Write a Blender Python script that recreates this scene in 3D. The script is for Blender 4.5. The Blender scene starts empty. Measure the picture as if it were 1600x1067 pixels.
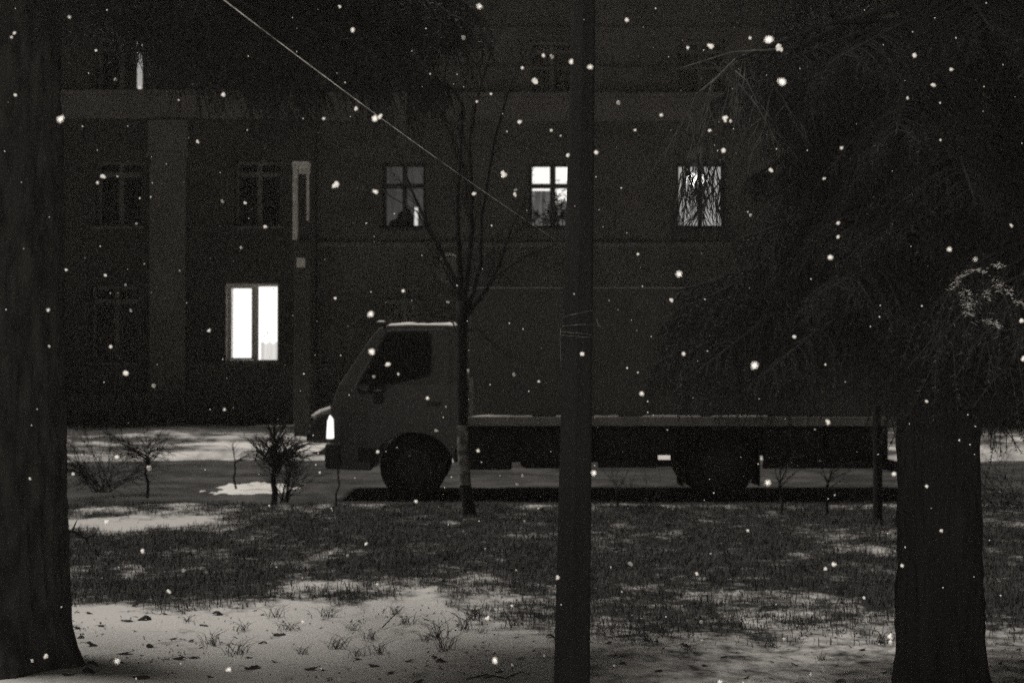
import bpy, bmesh, math, random
import numpy as np
from mathutils import Vector, Matrix, noise

random.seed(7)
rng = np.random.default_rng(11)
scene = bpy.context.scene
col = scene.collection
R = math.radians

# ------------------------------------------------------------------ camera, sky, sun, exposure
CAM_Z = 1.65
cam_d = bpy.data.cameras.new('camera')
cam = bpy.data.objects.new('camera', cam_d)
col.objects.link(cam)
cam.location = (0, 0, CAM_Z)
cam.rotation_euler = (R(90.915), 0, 0)
cam_d.lens = 50
cam_d.sensor_width = 36
cam_d.clip_start = 0.05
cam_d.clip_end = 800
cam_d.dof.use_dof = True
cam_d.dof.focus_distance = 5.5
cam_d.dof.aperture_fstop = 5.0
scene.camera = cam

SUN_DIR = Vector((0.40, -0.14, -1.0)).normalized()      # the way the light travels
SUN_EL = math.asin(-SUN_DIR.z)
SUN_AZ = math.atan2(-SUN_DIR.x, -SUN_DIR.y)
world = bpy.data.worlds.new("World")
scene.world = world
world.use_nodes = True
wn, wl = world.node_tree.nodes, world.node_tree.links
wn.clear()
wo = wn.new('ShaderNodeOutputWorld')
bg = wn.new('ShaderNodeBackground')
sky = wn.new('ShaderNodeTexSky')
sky.sky_type = 'NISHITA'
sky.sun_disc = False
sky.sun_elevation = SUN_EL
sky.sun_rotation = SUN_AZ
bw = wn.new('ShaderNodeRGBToBW')                         # black-and-white photograph: a colourless sky
tint = wn.new('ShaderNodeMix')
tint.data_type = 'RGBA'
tint.blend_type = 'MULTIPLY'
tint.inputs[0].default_value = 1.0
tint.inputs[7].default_value = (1.0, 0.945, 0.85, 1)
wl.new(sky.outputs[0], bw.inputs[0])
wl.new(bw.outputs[0], tint.inputs[6])
wl.new(tint.outputs[2], bg.inputs[0])
bg.inputs[1].default_value = 0.0025
wl.new(bg.outputs[0], wo.inputs[0])

sun_d = bpy.data.lights.new('night_glow', 'SUN')
sun_d.energy = 2.5
sun_d.angle = R(16)
sun_d.color = (1.0, 0.955, 0.90)
sun = bpy.data.objects.new('night_glow', sun_d)
col.objects.link(sun)
sun.rotation_euler = SUN_DIR.to_track_quat('-Z', 'Y').to_euler()

# the photographer's flash: it is what lights the near flakes and the wire in the photograph
fl_d = bpy.data.lights.new('camera_flash', 'SPOT')
fl_d.energy = 315
fl_d.spot_size = R(80)
fl_d.spot_blend = 0.6
fl_d.shadow_soft_size = 0.03
fl_d.color = (1.0, 0.955, 0.885)
fl = bpy.data.objects.new('camera_flash', fl_d)
col.objects.link(fl)
fl.location = (0.0, -0.02, CAM_Z + 0.12)
fl.rotation_euler = (R(90), 0, 0)

scene.view_settings.view_transform = 'Standard'
scene.view_settings.look = 'None'
scene.view_settings.exposure = 0
scene.view_settings.gamma = 1
scene.view_settings.use_curve_mapping = False

F = 1600 * 50 / 36.0


def at(px, py, Y):
    return Vector(((px - 800) / F * Y, Y, CAM_Z + (569 - py) / F * Y))


# ------------------------------------------------------------------ helpers
class MB:
    def __init__(s):
        s.v = []; s.f = []

    def quad(s, a, b, c, d):
        n = len(s.v); s.v += [tuple(a), tuple(b), tuple(c), tuple(d)]; s.f.append((n, n + 1, n + 2, n + 3)); return s

    def box(s, x0, x1, y0, y1, z0, z1):
        n = len(s.v)
        s.v += [(x0, y0, z0), (x1, y0, z0), (x1, y1, z0), (x0, y1, z0), (x0, y0, z1), (x1, y0, z1), (x1, y1, z1), (x0, y1, z1)]
        for f in ((0, 3, 2, 1), (4, 5, 6, 7), (0, 1, 5, 4), (1, 2, 6, 5), (2, 3, 7, 6), (3, 0, 4, 7)):
            s.f.append(tuple(n + i for i in f))
        return s

    def tube(s, pts, rad, n=6, cap=True):
        pts = [Vector(p) for p in pts]
        if not hasattr(rad, '__len__'):
            rad = [rad] * len(pts)
        base = len(s.v)
        t = (pts[1] - pts[0]).normalized()
        up = Vector((0, 0, 1)) if abs(t.z) < 0.9 else Vector((1, 0, 0))
        for i, p in enumerate(pts):
            t = (pts[min(i + 1, len(pts) - 1)] - pts[max(i - 1, 0)]).normalized()
            a = t.cross(up)
            if a.length < 1e-4:
                a = t.orthogonal()
            a.normalize(); b = t.cross(a); up = -b if False else up
            for k in range(n):
                an = 2 * math.pi * k / n
                q = p + (a * math.cos(an) + b * math.sin(an)) * rad[i]
                s.v.append(tuple(q))
        for i in range(len(pts) - 1):
            for k in range(n):
                k2 = (k + 1) % n
                s.f.append((base + i * n + k, base + i * n + k2, base + (i + 1) * n + k2, base + (i + 1) * n + k))
        if cap:
            s.f.append(tuple(base + k for k in range(n))[::-1])
            s.f.append(tuple(base + (len(pts) - 1) * n + k for k in range(n)))
        return s

    def prism(s, poly, y0, y1, fx=None):
        """poly: (x, z) outline, extruded along y"""
        n = len(s.v); m = len(poly)
        for y in (y0, y1):
            for x, z in poly:
                s.v.append((x, y, z))
        s.f.append(tuple(n + i for i in range(m)))
        s.f.append(tuple(n + m + i for i in range(m))[::-1])
        for i in range(m):
            j = (i + 1) % m
            s.f.append((n + i, n + m + i, n + m + j, n + j))
        return s

    def disc_cyl(s, cx, cz, r, y0, y1, n=32, r1=None):
        r1 = r if r1 is None else r1
        b = len(s.v)
        for y, rr in ((y0, r), (y1, r1)):
            for k in range(n):
                a = 2 * math.pi * k / n
                s.v.append((cx + rr * math.cos(a), y, cz + rr * math.sin(a)))
        for k in range(n):
            k2 = (k + 1) % n
            s.f.append((b + k, b + k2, b + n + k2, b + n + k))
        s.f.append(tuple(b + k for k in range(n)))
        s.f.append(tuple(b + n + k for k in range(n))[::-1])
        return s

    def build(s, name, mat, parent=None, smooth=False, bevel=0.0, loc=None):
        me = bpy.data.meshes.new(name)
        me.from_pydata(s.v, [], s.f)
        bm = bmesh.new(); bm.from_mesh(me)
        bmesh.ops.recalc_face_normals(bm, faces=bm.faces)
        bm.to_mesh(me); bm.free()
        return link(name, me, mat, parent, smooth, bevel, loc)


def link(name, me, mat, parent=None, smooth=False, bevel=0.0, loc=None):
    if mat is not None and not me.materials:
        me.materials.append(mat)
    if smooth:
        me.polygons.foreach_set('use_smooth', [True] * len(me.polygons))
    o = bpy.data.objects.new(name, me)
    col.objects.link(o)
    if parent is not None:
        o.parent = parent
    if loc is not None:
        o.location = loc
    if bevel:
        b = o.modifiers.new('bevel', 'BEVEL'); b.width = bevel; b.segments = 2; b.limit_method = 'ANGLE'; b.angle_limit = R(35)
    return o


def np_mesh(name, verts, faces):
    """verts (n,3), faces (m,k) numpy"""
    me = bpy.data.meshes.new(name)
    k = faces.shape[1]
    me.vertices.add(len(verts)); me.vertices.foreach_set('co', verts.astype(np.float32).ravel())
    me.loops.add(faces.size); me.loops.foreach_set('vertex_index', faces.astype(np.int32).ravel())
    me.polygons.add(len(faces))
    me.polygons.foreach_set('loop_start', np.arange(0, faces.size, k, dtype=np.int32))
    me.update(calc_edges=True); me.validate()
    return me


def empty(name, loc=(0, 0, 0)):
    o = bpy.data.objects.new(name, None); o.location = loc; col.objects.link(o); o.empty_display_size = 0.2
    return o


def tag(o, label=None, cat=None, group=None, kind=None):
    if label: o['label'] = label
    if cat: o['category'] = cat
    if group: o['group'] = group
    if kind: o['kind'] = kind
    return o


# ------------------------------------------------------------------ materials
def mat(name, base, rough=0.8, var=0.0, scale=6.0, bump=0.0, bscale=40.0, spec=0.3, metal=0.0, stretch=(1, 1, 1), detail=6, base2=None):
    m = bpy.data.materials.new(name); m.use_nodes = True
    n, l = m.node_tree.nodes, m.node_tree.links
    p = n['Principled BSDF']
    p.inputs['Roughness'].default_value = rough
    p.inputs['Metallic'].default_value = metal
    p.inputs['Specular IOR Level'].default_value = spec
    w = (1.0, 0.97, 0.92)
    c = tuple(base * k for k in w) + (1,)
    if base2 is None:
        base2 = base * (1 - var)
    c2 = tuple(base2 * k for k in w) + (1,)
    if var or base2 != base:
        tc = n.new('ShaderNodeTexCoord'); mp = n.new('ShaderNodeMapping'); mp.inputs['Scale'].default_value = stretch
        nz = n.new('ShaderNodeTexNoise'); nz.inputs['Scale'].default_value = scale; nz.inputs['Detail'].default_value = detail
        rp = n.new('ShaderNodeValToRGB')
        rp.color_ramp.elements[0].position = 0.36; rp.color_ramp.elements[0].color = c2
        rp.color_ramp.elements[1].position = 0.64; rp.color_ramp.elements[1].color = c
        l.new(tc.outputs['Object'], mp.inputs[0]); l.new(mp.outputs[0], nz.inputs['Vector'])
        l.new(nz.outputs['Fac'], rp.inputs[0]); l.new(rp.outputs[0], p.inputs['Base Color'])
    else:
        p.inputs['Base Color'].default_value = c
    if bump:
        tc = n.new('ShaderNodeTexCoord'); mp = n.new('ShaderNodeMapping'); mp.inputs['Scale'].default_value = stretch
        nz = n.new('ShaderNodeTexNoise'); nz.inputs['Scale'].default_value = bscale; nz.inputs['Detail'].default_value = 5
        bp = n.new('ShaderNodeBump'); bp.inputs['Strength'].default_value = bump; bp.inputs['Distance'].default_value = 0.02
        l.new(tc.outputs['Object'], mp.inputs[0]); l.new(mp.outputs[0], nz.inputs['Vector'])
        l.new(nz.outputs['Fac'], bp.inputs['Height']); l.new(bp.outputs[0], p.inputs['Normal'])
    return m


def emit(name, strength, pleats=0.0):
    m = bpy.data.materials.new(name); m.use_nodes = True
    n, l = m.node_tree.nodes, m.node_tree.links
    n.clear()
    o = n.new('ShaderNodeOutputMaterial'); e = n.new('ShaderNodeEmission')
    e.inputs[0].default_value = (1.0, 0.97, 0.93, 1); e.inputs[1].default_value = strength
    if pleats:
        tc = n.new('ShaderNodeTexCoord'); mp = n.new('ShaderNodeMapping'); mp.inputs['Scale'].default_value = (9, 1, 0.6)
        nz = n.new('ShaderNodeTexNoise'); nz.inputs['Scale'].default_value = 1.6; nz.inputs['Detail'].default_value = 4
        mr = n.new('ShaderNodeMapRange'); mr.inputs[1].default_value = 0.3; mr.inputs[2].default_value = 0.7
        mr.inputs[3].default_value = strength * (1 - pleats); mr.inputs[4].default_value = strength * (1 + 0.4 * pleats)
        l.new(tc.outputs['Object'], mp.inputs[0]); l.new(mp.outputs[0], nz.inputs['Vector'])
        l.new(nz.outputs['Fac'], mr.inputs[0]); l.new(mr.outputs[0], e.inputs[1])
    l.new(e.outputs[0], o.inputs[0])
    return m


def glass(name, tintv=1.0):
    m = bpy.data.materials.new(name); m.use_nodes = True
    n, l = m.node_tree.nodes, m.node_tree.links
    n.clear()
    o = n.new('ShaderNodeOutputMaterial'); mx = n.new('ShaderNodeMixShader'); fr = n.new('ShaderNodeFresnel')
    tr = n.new('ShaderNodeBsdfTransparent'); gl = n.new('ShaderNodeBsdfGlossy')
    tr.inputs[0].default_value = (tintv, tintv, tintv, 1); gl.inputs['Roughness'].default_value = 0.03
    l.new(fr.outputs[0], mx.inputs[0]); l.new(tr.outputs[0], mx.inputs[1]); l.new(gl.outputs[0], mx.inputs[2]); l.new(mx.outputs[0], o.inputs[0])
    return m


def brick_wall(name, base, mortar, stucco):
    """weathered wall: shallow brick courses under a thin, patchy coat"""
    m = bpy.data.materials.new(name); m.use_nodes = True
    n, l = m.node_tree.nodes, m.node_tree.links
    p = n['Principled BSDF']; p.inputs['Roughness'].default_value = 0.9; p.inputs['Specular IOR Level'].default_value = 0.15
    tc = n.new('ShaderNodeTexCoord'); mp = n.new('ShaderNodeMapping'); mp.inputs['Rotation'].default_value = (R(90), 0, 0)
    br = n.new('ShaderNodeTexBrick'); br.inputs['Scale'].default_value = 1.0
    br.inputs['Brick Width'].default_value = 0.26; br.inputs['Row Height'].default_value = 0.077; br.inputs['Mortar Size'].default_value = 0.007
    w = (1.0, 0.97, 0.92)
    br.inputs['Color1'].default_value = tuple(base * k for k in w) + (1,)
    br.inputs['Color2'].default_value = tuple(base * 0.78 * k for k in w) + (1,)
    br.inputs['Mortar'].default_value = tuple(mortar * k for k in w) + (1,)
    nz = n.new('ShaderNodeTexNoise'); nz.inputs['Scale'].default_value = 0.55; nz.inputs['Detail'].default_value = 8; nz.inputs['Roughness'].default_value = 0.65
    rp = n.new('ShaderNodeValToRGB'); rp.color_ramp.elements[0].position = 0.38; rp.color_ramp.elements[1].position = 0.66
    mx = n.new('ShaderNodeMix'); mx.data_type = 'RGBA'; mx.inputs[7].default_value = tuple(stucco * k for k in w) + (1,)
    l.new(tc.outputs['Object'], mp.inputs[0]); l.new(mp.outputs[0], br.inputs['Vector'])
    l.new(tc.outputs['Object'], nz.inputs['Vector']); l.new(nz.outputs['Fac'], rp.inputs[0])
    l.new(rp.outputs[0], mx.inputs[0]); l.new(br.outputs['Color'], mx.inputs[6]); l.new(mx.outputs[2], p.inputs['Base Color'])
    bp = n.new('ShaderNodeBump'); bp.inputs['Strength'].default_value = 0.5; bp.inputs['Distance'].default_value = 0.01; bp.invert = True
    l.new(br.outputs['Fac'], bp.inputs['Height']); l.new(bp.outputs[0], p.inputs['Normal'])
    return m


def ground_mat(name, snow, soil, scale, lo, hi, bump=0.5, bscale=30, ramp_y=None, rough=0.9):
    """thin snow broken by soil; ramp_y = (y0, y1, y2, y3): where along the ground the grass comes through"""
    m = bpy.data.materials.new(name); m.use_nodes = True
    n, l = m.node_tree.nodes, m.node_tree.links
    p = n['Principled BSDF']; p.inputs['Roughness'].default_value = rough; p.inputs['Specular IOR Level'].default_value = 0.2
    tc = n.new('ShaderNodeTexCoord')
    nz = n.new('ShaderNodeTexNoise'); nz.inputs['Scale'].default_value = scale; nz.inputs['Detail'].default_value = 8; nz.inputs['Roughness'].default_value = 0.62
    l.new(tc.outputs['Object'], nz.inputs['Vector'])
    fac = nz.outputs['Fac']
    if ramp_y:
        av = n.new('ShaderNodeAttribute'); av.attribute_name = 'snow'
        ad = n.new('ShaderNodeMath'); ad.operation = 'MULTIPLY_ADD'; ad.inputs[1].default_value = 0.62; l.new(av.outputs['Fac'], ad.inputs[0]); l.new(fac, ad.inputs[2])
        fac = ad.outputs[0]
    rp = n.new('ShaderNodeValToRGB')
    w = (1.0, 0.97, 0.925)
    rp.color_ramp.elements[0].position = lo; rp.color_ramp.elements[0].color = tuple(soil * k for k in w) + (1,)
    rp.color_ramp.elements[1].position = hi; rp.color_ramp.elements[1].color = tuple(snow * k for k in w) + (1,)
    l.new(fac, rp.inputs[0]); l.new(rp.outputs[0], p.inputs['Base Color'])
    n2 = n.new('ShaderNodeTexNoise'); n2.inputs['Scale'].default_value = bscale; n2.inputs['Detail'].default_value = 6
    bp = n.new('ShaderNodeBump'); bp.inputs['Strength'].default_value = bump; bp.inputs['Distance'].default_value = 0.03
    l.new(tc.outputs['Object'], n2.inputs['Vector']); l.new(n2.outputs['Fac'], bp.inputs['Height']); l.new(bp.outputs[0], p.inputs['Normal'])
    return m


M = {}
M['snow'] = mat('snow', 0.82, 0.85, var=0.08, scale=4, bump=0.4, bscale=25)
M['frost'] = mat('frosted_needle', 0.5, 0.7)
M['flake'] = mat('snowflake', 0.9, 0.8)
M['lawn'] = ground_mat('lawn_ground', 0.56, 0.028, 9.0, 0.58, 0.92, ramp_y=True, bump=.4, bscale=45)
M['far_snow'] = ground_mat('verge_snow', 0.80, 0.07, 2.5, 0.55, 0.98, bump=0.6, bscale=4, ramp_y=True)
M['road'] = ground_mat('road_surface', 0.105, 0.03, 1.1, 0.42, 0.68, bump=0.25, bscale=60, rough=0.75)
M['ground'] = ground_mat('ground_snow', 0.6, 0.1, 0.3, 0.35, 0.6)
M['kerb'] = mat('kerb_concrete', 0.28, 0.9, var=0.3, scale=8, bump=0.3)
M['wing'] = brick_wall('wing_brick', 0.065, 0.045, 0.085)
M['main'] = brick_wall('main_brick', 0.10, 0.07, 0.145)
M['trim'] = mat('stucco_trim', 0.165, 0.9, var=0.2, scale=1.2, bump=0.2, bscale=15)
M['plinth'] = mat('plinth_stone', 0.12, 0.9, var=0.35, scale=1.5, bump=0.4, bscale=8)
M['frame_pale'] = mat('window_frame_paint_bloom', 0.75, 0.6, var=0.12, scale=7)  # frame tone raised to stand in for the lit window's bloom
M['frame_dim'] = mat('window_frame_old', 0.17, 0.7, var=0.2, scale=7)
M['frame_dark'] = mat('window_frame_dark', 0.06, 0.6, var=0.2, scale=7)
M['glass'] = glass('window_glass', 0.92)
M['drawn'] = mat('drawn_curtain', 0.32, 0.9, var=0.5, scale=2.2, stretch=(6, 1, .4))
M['dark_room'] = mat('dark_room', 0.07, 0.9, var=0.4, scale=2)
M['lit_bright'] = emit('lit_room_bright', 1.7)
M['lit_white'] = emit('lit_room_white', 1.35)
M['half_lit'] = emit('lit_short_curtain', 1.0, 0.3)
M['lit_sheer'] = emit('lit_half_curtain', 0.17, 0.75)
M['lit_grey'] = emit('lit_curtain_grey', 0.5, 0.25)
M['lit_dim'] = emit('lit_curtain_dim', 0.06, 0.35)
M['lit_slit'] = emit('lit_slit', 0.9)
M['lamp'] = emit('lamp_globe', 4.0)
M['houseplant'] = mat('houseplant_leaf', 0.03, 0.6)
M['roof'] = mat('roof_metal', 0.14, 0.6, var=0.2)
M['pipe'] = mat('post_concrete', 0.08, 0.85, var=0.3, scale=5)
M['pipe_pale'] = mat('pale_paint_and_lamplight', 0.82, 0.7, var=0.25, scale=6)
M['dish'] = mat('dish_enamel', 0.24, 0.5, var=0.1)
M['bark'] = mat('spruce_bark', 0.045, 0.95, scale=15, base2=0.014, bump=1.0, bscale=30, stretch=(1, 1, 0.3))
M['bark_dark'] = mat('spruce_bark_dark', 0.024, 0.95, scale=9, base2=0.014, bump=0.9, bscale=22, stretch=(1, 1, 0.22))
M['needle'] = mat('spruce_needles', 0.027, 0.55, var=0.5, scale=5)
M['twig'] = mat('twig_bark', 0.024, 0.9, var=0.4, scale=12)
M['dead_twig'] = mat('dead_twig', 0.13, 0.8, var=0.6, scale=14)  # paler copy of the twig tone, standing in for flash light
M['young_bark'] = mat('young_bark', 0.022, 0.9, var=0.4, scale=14)
M['whitewash'] = mat('whitewash', 0.33, 0.9, scale=18, base2=0.06, detail=8)
M['pole'] = mat('pole_concrete', 0.02, 0.8, var=0.45, scale=6, bump=0.35, bscale=35, stretch=(1, 1, 0.25))
M['wire'] = mat('steel_wire', 0.85, 0.3, spec=0.8, var=0.85, scale=13)
M['tie'] = mat('tie_wire', 0.38, 0.5, var=0.8, scale=30)
M['leaf'] = mat('dead_leaf', 0.03, 0.8, var=0.4, scale=20)
M['grass'] = mat('dry_grass', 0.075, 0.8, scale=3, base2=0.022)
M['paint'] = mat('cab_paint', 0.125, 0.38, var=0.12, scale=3, bump=0.04, bscale=5)
M['box'] = mat('cargo_panel', 0.135, 0.65, var=0.13, scale=1.3, bump=0.08, bscale=3)
M['rail'] = mat('base_rail', 0.34, 0.6, var=0.25, scale=5)
M['trimdark'] = mat('black_plastic', 0.02, 0.55, var=0.3)
M['chassis'] = mat('chassis_black', 0.018, 0.7, var=0.4)
M['rubber'] = mat('tyre_rubber', 0.018, 0.85, var=0.3)
M['rim'] = mat('wheel_rim', 0.045, 0.6, metal=0.2, var=0.3)
M['cabglass'] = mat('cab_glass', 0.02, 0.08, spec=0.6)
M['lens'] = emit('headlight_glint_emission', 1.2)  # emission stands in for light reflected by the headlight
M['lens_cover'] = glass('lens_cover', 0.98)
M['mirror'] = mat('mirror_housing', 0.30, 0.5)
M['carpaint'] = mat('car_paint', 0.035, 0.3, spec=0.5)
M['plate'] = mat('door_handle', 0.05, 0.5)

# ------------------------------------------------------------------ ground, road
g = MB(); S = 420
g.quad((-S, -S, -0.06), (S, -S, -0.06), (S, S, -0.06), (-S, S, -0.06))
tag(g.build('ground', M['ground']), kind='structure')
g = MB(); g.box(-90, 90, 16.2, 27.0, -0.05, 0.0)
tag(g.build('road', M['road']), kind='structure')


def sheet(name, x0, x1, y0, y1, dx, dy, hf, m, kind='structure'):
    xs = np.arange(x0, x1 + dx / 2, dx); ys = np.arange(y0, y1 + dy / 2, dy)
    nx, ny = len(xs), len(ys)
    V = np.zeros((nx * ny, 3)); k = 0
    for j, y in enumerate(ys):
        for i, x in enumerate(xs):
            V[k] = (x, y, hf(x, y)); k += 1
    i, j = np.meshgrid(np.arange(nx - 1), np.arange(ny - 1)); a = (j * nx + i).ravel()
    Fc = np.stack([a, a + 1, a + nx + 1, a + nx], 1)
    me = np_mesh(name, V, Fc)
    return tag(link(name, me, m, None, True), kind=kind)


def lawn_h(x, y):
    h = 0.06 + 0.035 * noise.noise(Vector((x * 0.7, y * 0.7, 0))) + 0.014 * noise.noise(Vector((x * 3.1, y * 3.1, 3))) + 0.006 * noise.noise(Vector((x * 9, y * 9, 7)))
    if y > 16.15:
        h -= 0.45 * (y - 16.15)
    return h


def snow_cover(x, y):
    """how much snow shows: whole in front, broken by grass further off"""
    n1 = noise.noise(Vector((x * .75, y * .55, 31))); n2 = noise.noise(Vector((x * 2.3, y * 1.7, 11))); n3 = noise.noise(Vector((x * 6, y * 5, 51)))
    yb = 9.55 - .75 / (1 + math.exp(-(x + .3) * 3)) + .5 * n1 + .35 * n2
    near = 1 / (1 + math.exp((y - yb) * 4.5))
    mid = .02 + .38 * n1 + .42 * n2 + .30 * n3
    if y > 15.2: mid += .22 * (y - 15.2)
    ex, ey = (x + 3.85) / .95, (y - 14.2) / .75
    mid += 1.0 * math.exp(-(ex * ex + ey * ey) * 1.2)
    amt = (.86 + .34 * n2 + .34 * n3) * (1 - .50 / (1 + math.exp(-(x - .35) * 4)))
    return max(0, min(1, near * min(1, amt) + (1 - near) * max(0, min(1, mid))))


lw = sheet('lawn', -8.5, 8.5, 4.5, 16.425, 0.075, 0.075, lawn_h, M['lawn'])
at_ = lw.data.attributes.new('snow', 'FLOAT', 'POINT')
at_.data.foreach_set('value', [snow_cover(v.co.x, v.co.y) for v in lw.data.vertices])
o = MB(); o.quad((-60, -40, 0.0), (60, -40, 0.0), (60, 4.5, 0.0), (-60, 4.5, 0.0)); o.quad((-60, 4.5, 0.0), (-8.5, 4.5, 0.0), (-8.5, 16.2, 0.0), (-60, 16.2, 0.0)); o.quad((8.5, 4.5, 0.0), (60, 4.5, 0.0), (60, 16.2, 0.0), (8.5, 16.2, 0.0))
tag(o.build('lawn_snow', M['ground']), kind='structure')


def verge_h(x, y):
    t = min(1, max(0, (y - 24.2 - 0.7 * noise.noise(Vector((x * .35, 3, 8))) - .25 * noise.noise(Vector((x * 1.6, y, 8)))) / 0.7))
    if t <= 0: return -0.03
    h = -0.02 + 0.13 * t + 0.10 * noise.noise(Vector((x * 0.45, y * 0.9, 5))) + 0.03 * noise.noise(Vector((x * 2, y * 3, 9)))
    # a trodden rut
    d = abs(y - 28.6 - 0.25 * math.sin(x * 0.8))
    if -6.6 < x < -4.6:
        h -= 0.14 * max(0, 1 - d / 0.55)
    return max(h, -0.04)


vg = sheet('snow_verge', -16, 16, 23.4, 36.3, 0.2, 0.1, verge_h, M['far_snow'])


def verge_cover_and_shade(x, y):
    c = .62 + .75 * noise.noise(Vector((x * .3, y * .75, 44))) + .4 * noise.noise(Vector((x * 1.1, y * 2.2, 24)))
    c -= .35 / (1 + math.exp(-(x - 4) * 1.2)) + .55 / (1 + math.exp((x + 6.4) * 1.6)) + .5 / (1 + math.exp(-(y - 31.5) * 1.3))  # left thinning stands in for shade; right and far edges thinned too
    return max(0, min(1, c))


va = vg.data.attributes.new('snow', 'FLOAT', 'POINT')  # snow cover, with the shade at left put in as thinner cover
va.data.foreach_set('value', [verge_cover_and_shade(v.co.x, v.co.y) for v in vg.data.vertices])
g = MB()
NI, NJ = 46, 40
for i in range(NI):
    for j in range(NJ):
        x_, y_ = -4.15 + i * .035, 17.6 + j * .07
        e_ = ((x_ + 3.42) / .55) ** 2 + ((y_ - 18.9) / .95) ** 2
        g.v.append((x_, y_, max(-.012, min(.03, .03 - .035 * e_ + .04 * noise.noise(Vector((x_ * 4, y_ * 2.2, 2))) + .03 * noise.noise(Vector((x_ * 11, y_ * 6, 2)))))))
for i in range(NI - 1):
    for j in range(NJ - 1):
        a = i * NJ + j; g.f.append((a, a + NJ, a + NJ + 1, a + 1))
tag(g.build('snow_patch', M['snow'], None, smooth=True), kind='stuff')

# ------------------------------------------------------------------ apartment building
YB = 36.0


def wx(px): return (px - 800) / F * YB
def wz(py): return CAM_Z + (569 - py) / F * YB


bld = tag(empty('apartment_building', (wx(480), YB, 0)),
          'three storey apartment block with pale stucco bands and a few lit windows behind the truck', 'building')
BX = wx(480)


class BMB(MB):
    def build(s, name, m, parent=None, **k):
        if parent is bld:
            s.v = [(a - BX, b - YB, c) for a, b, c in s.v]
        elif parent is not None and parent.parent is bld:
            s.v = [(a - BX - parent.location.x, b - YB - parent.location.y, c - parent.location.z) for a, b, c in s.v]
        return MB.build(s, name, m, parent, **k)


left_cols = [(-95, -25), (148, 222), (365, 440)]
right_cols = [(595, 664), (827, 899), (1060, 1138), (1295, 1370), (1530, 1605)]
ROWS = {'third': (55, 140), 'second': (250, 354), 'ground': (446, 566)}
H_TOP = 13.6
SPLIT = wx(492)


def wall(name, x0, x1, z0, z1, y, holes, m, depth=0.42):
    xs = sorted({x0, x1, *[h[0] for h in holes], *[h[1] for h in holes]})
    zs = sorted({z0, z1, *[h[2] for h in holes], *[h[3] for h in holes]})
    b = BMB()
    for i in range(len(xs) - 1):
        for j in range(len(zs) - 1):
            cx, cz = (xs[i] + xs[i + 1]) / 2, (zs[j] + zs[j + 1]) / 2
            if any(h[0] < cx < h[1] and h[2] < cz < h[3] for h in holes):
                continue
            b.quad((xs[i], y, zs[j]), (xs[i + 1], y, zs[j]), (xs[i + 1], y, zs[j + 1]), (xs[i], y, zs[j + 1]))
    for hx0, hx1, hz0, hz1 in holes:
        y2 = y + depth
        b.quad((hx0, y, hz0), (hx0, y2, hz0), (hx0, y2, hz1), (hx0, y, hz1))
        b.quad((hx1, y, hz0), (hx1, y2, hz0), (hx1, y2, hz1), (hx1, y, hz1))
        b.quad((hx0, y, hz0), (hx1, y, hz0), (hx1, y2, hz0), (hx0, y2, hz0))
        b.quad((hx0, y, hz1), (hx1, y, hz1), (hx1, y2, hz1), (hx0, y2, hz1))
    ob = b.build(name, m, bld)
    return ob


def holes_for(cols, over={}):
    out = []
    for ci, (a, c) in enumerate(cols):
        for rn, (t, b_) in ROWS.items():
            a2, c2, t2, bb = over.get((ci, rn), (a, c, t, b_))
            out.append((wx(a2), wx(c2), wz(bb), wz(t2), ci, rn))
    return out


over_l = {(2, 'ground'): (352, 435, 443, 566), (1, 'ground'): (140, 218, 446, 566)}
hl = holes_for(left_cols, over_l)
hr = holes_for(right_cols)
Z565 = wz(568)
wall('wall', wx(-420), SPLIT, Z565, H_TOP, YB, [h[:4] for h in hl], M['wing'])
wall('wall', SPLIT, wx(1950), Z565, H_TOP, YB + 0.35, [h[:4] for h in hr], M['main'])
b = BMB(); b.quad((SPLIT, YB, Z565), (SPLIT, YB + 0.35, Z565), (SPLIT, YB + 0.35, H_TOP), (SPLIT, YB, H_TOP)); b.build('corner', M['wing'], bld)
b = BMB(); b.box(wx(-420), wx(268), YB - 0.10, YB + 0.3, -0.1, wz(612)); b.box(wx(268), SPLIT + .06, YB - 0.03, YB + 0.3, -0.1, wz(567.3)); b.build('plinth', M['plinth'], bld, bevel=0.02)
b = BMB(); b.box(SPLIT + .06, wx(1950), YB + 0.25, YB + 0.6, -0.1, wz(567)); b.build('plinth', M['plinth'], bld, bevel=0.02)
b = BMB(); b.quad((wx(-420), YB - .003, wz(612)), (wx(268), YB - .003, wz(612)), (wx(268), YB - .003, wz(565)), (wx(-420), YB - .003, wz(565))); b.build('wall_base', M['wing'], bld)
# pilasters with a stepped capital
for a, c in ((235, 291), (-5, 50), (-240, -190)):
    b = BMB(); b.box(wx(a), wx(c), YB - 0.16, YB - 0.004, wz(612), wz(246)); b.box(wx(a - 6), wx(c + 6), YB - 0.22, YB - 0.004, wz(246), wz(238)); b.box(wx(a - 3), wx(c + 3), YB - 0.19, YB - 0.004, wz(238), wz(188))
    b.build('pilaster', M['trim'], bld, bevel=0.015)
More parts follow.
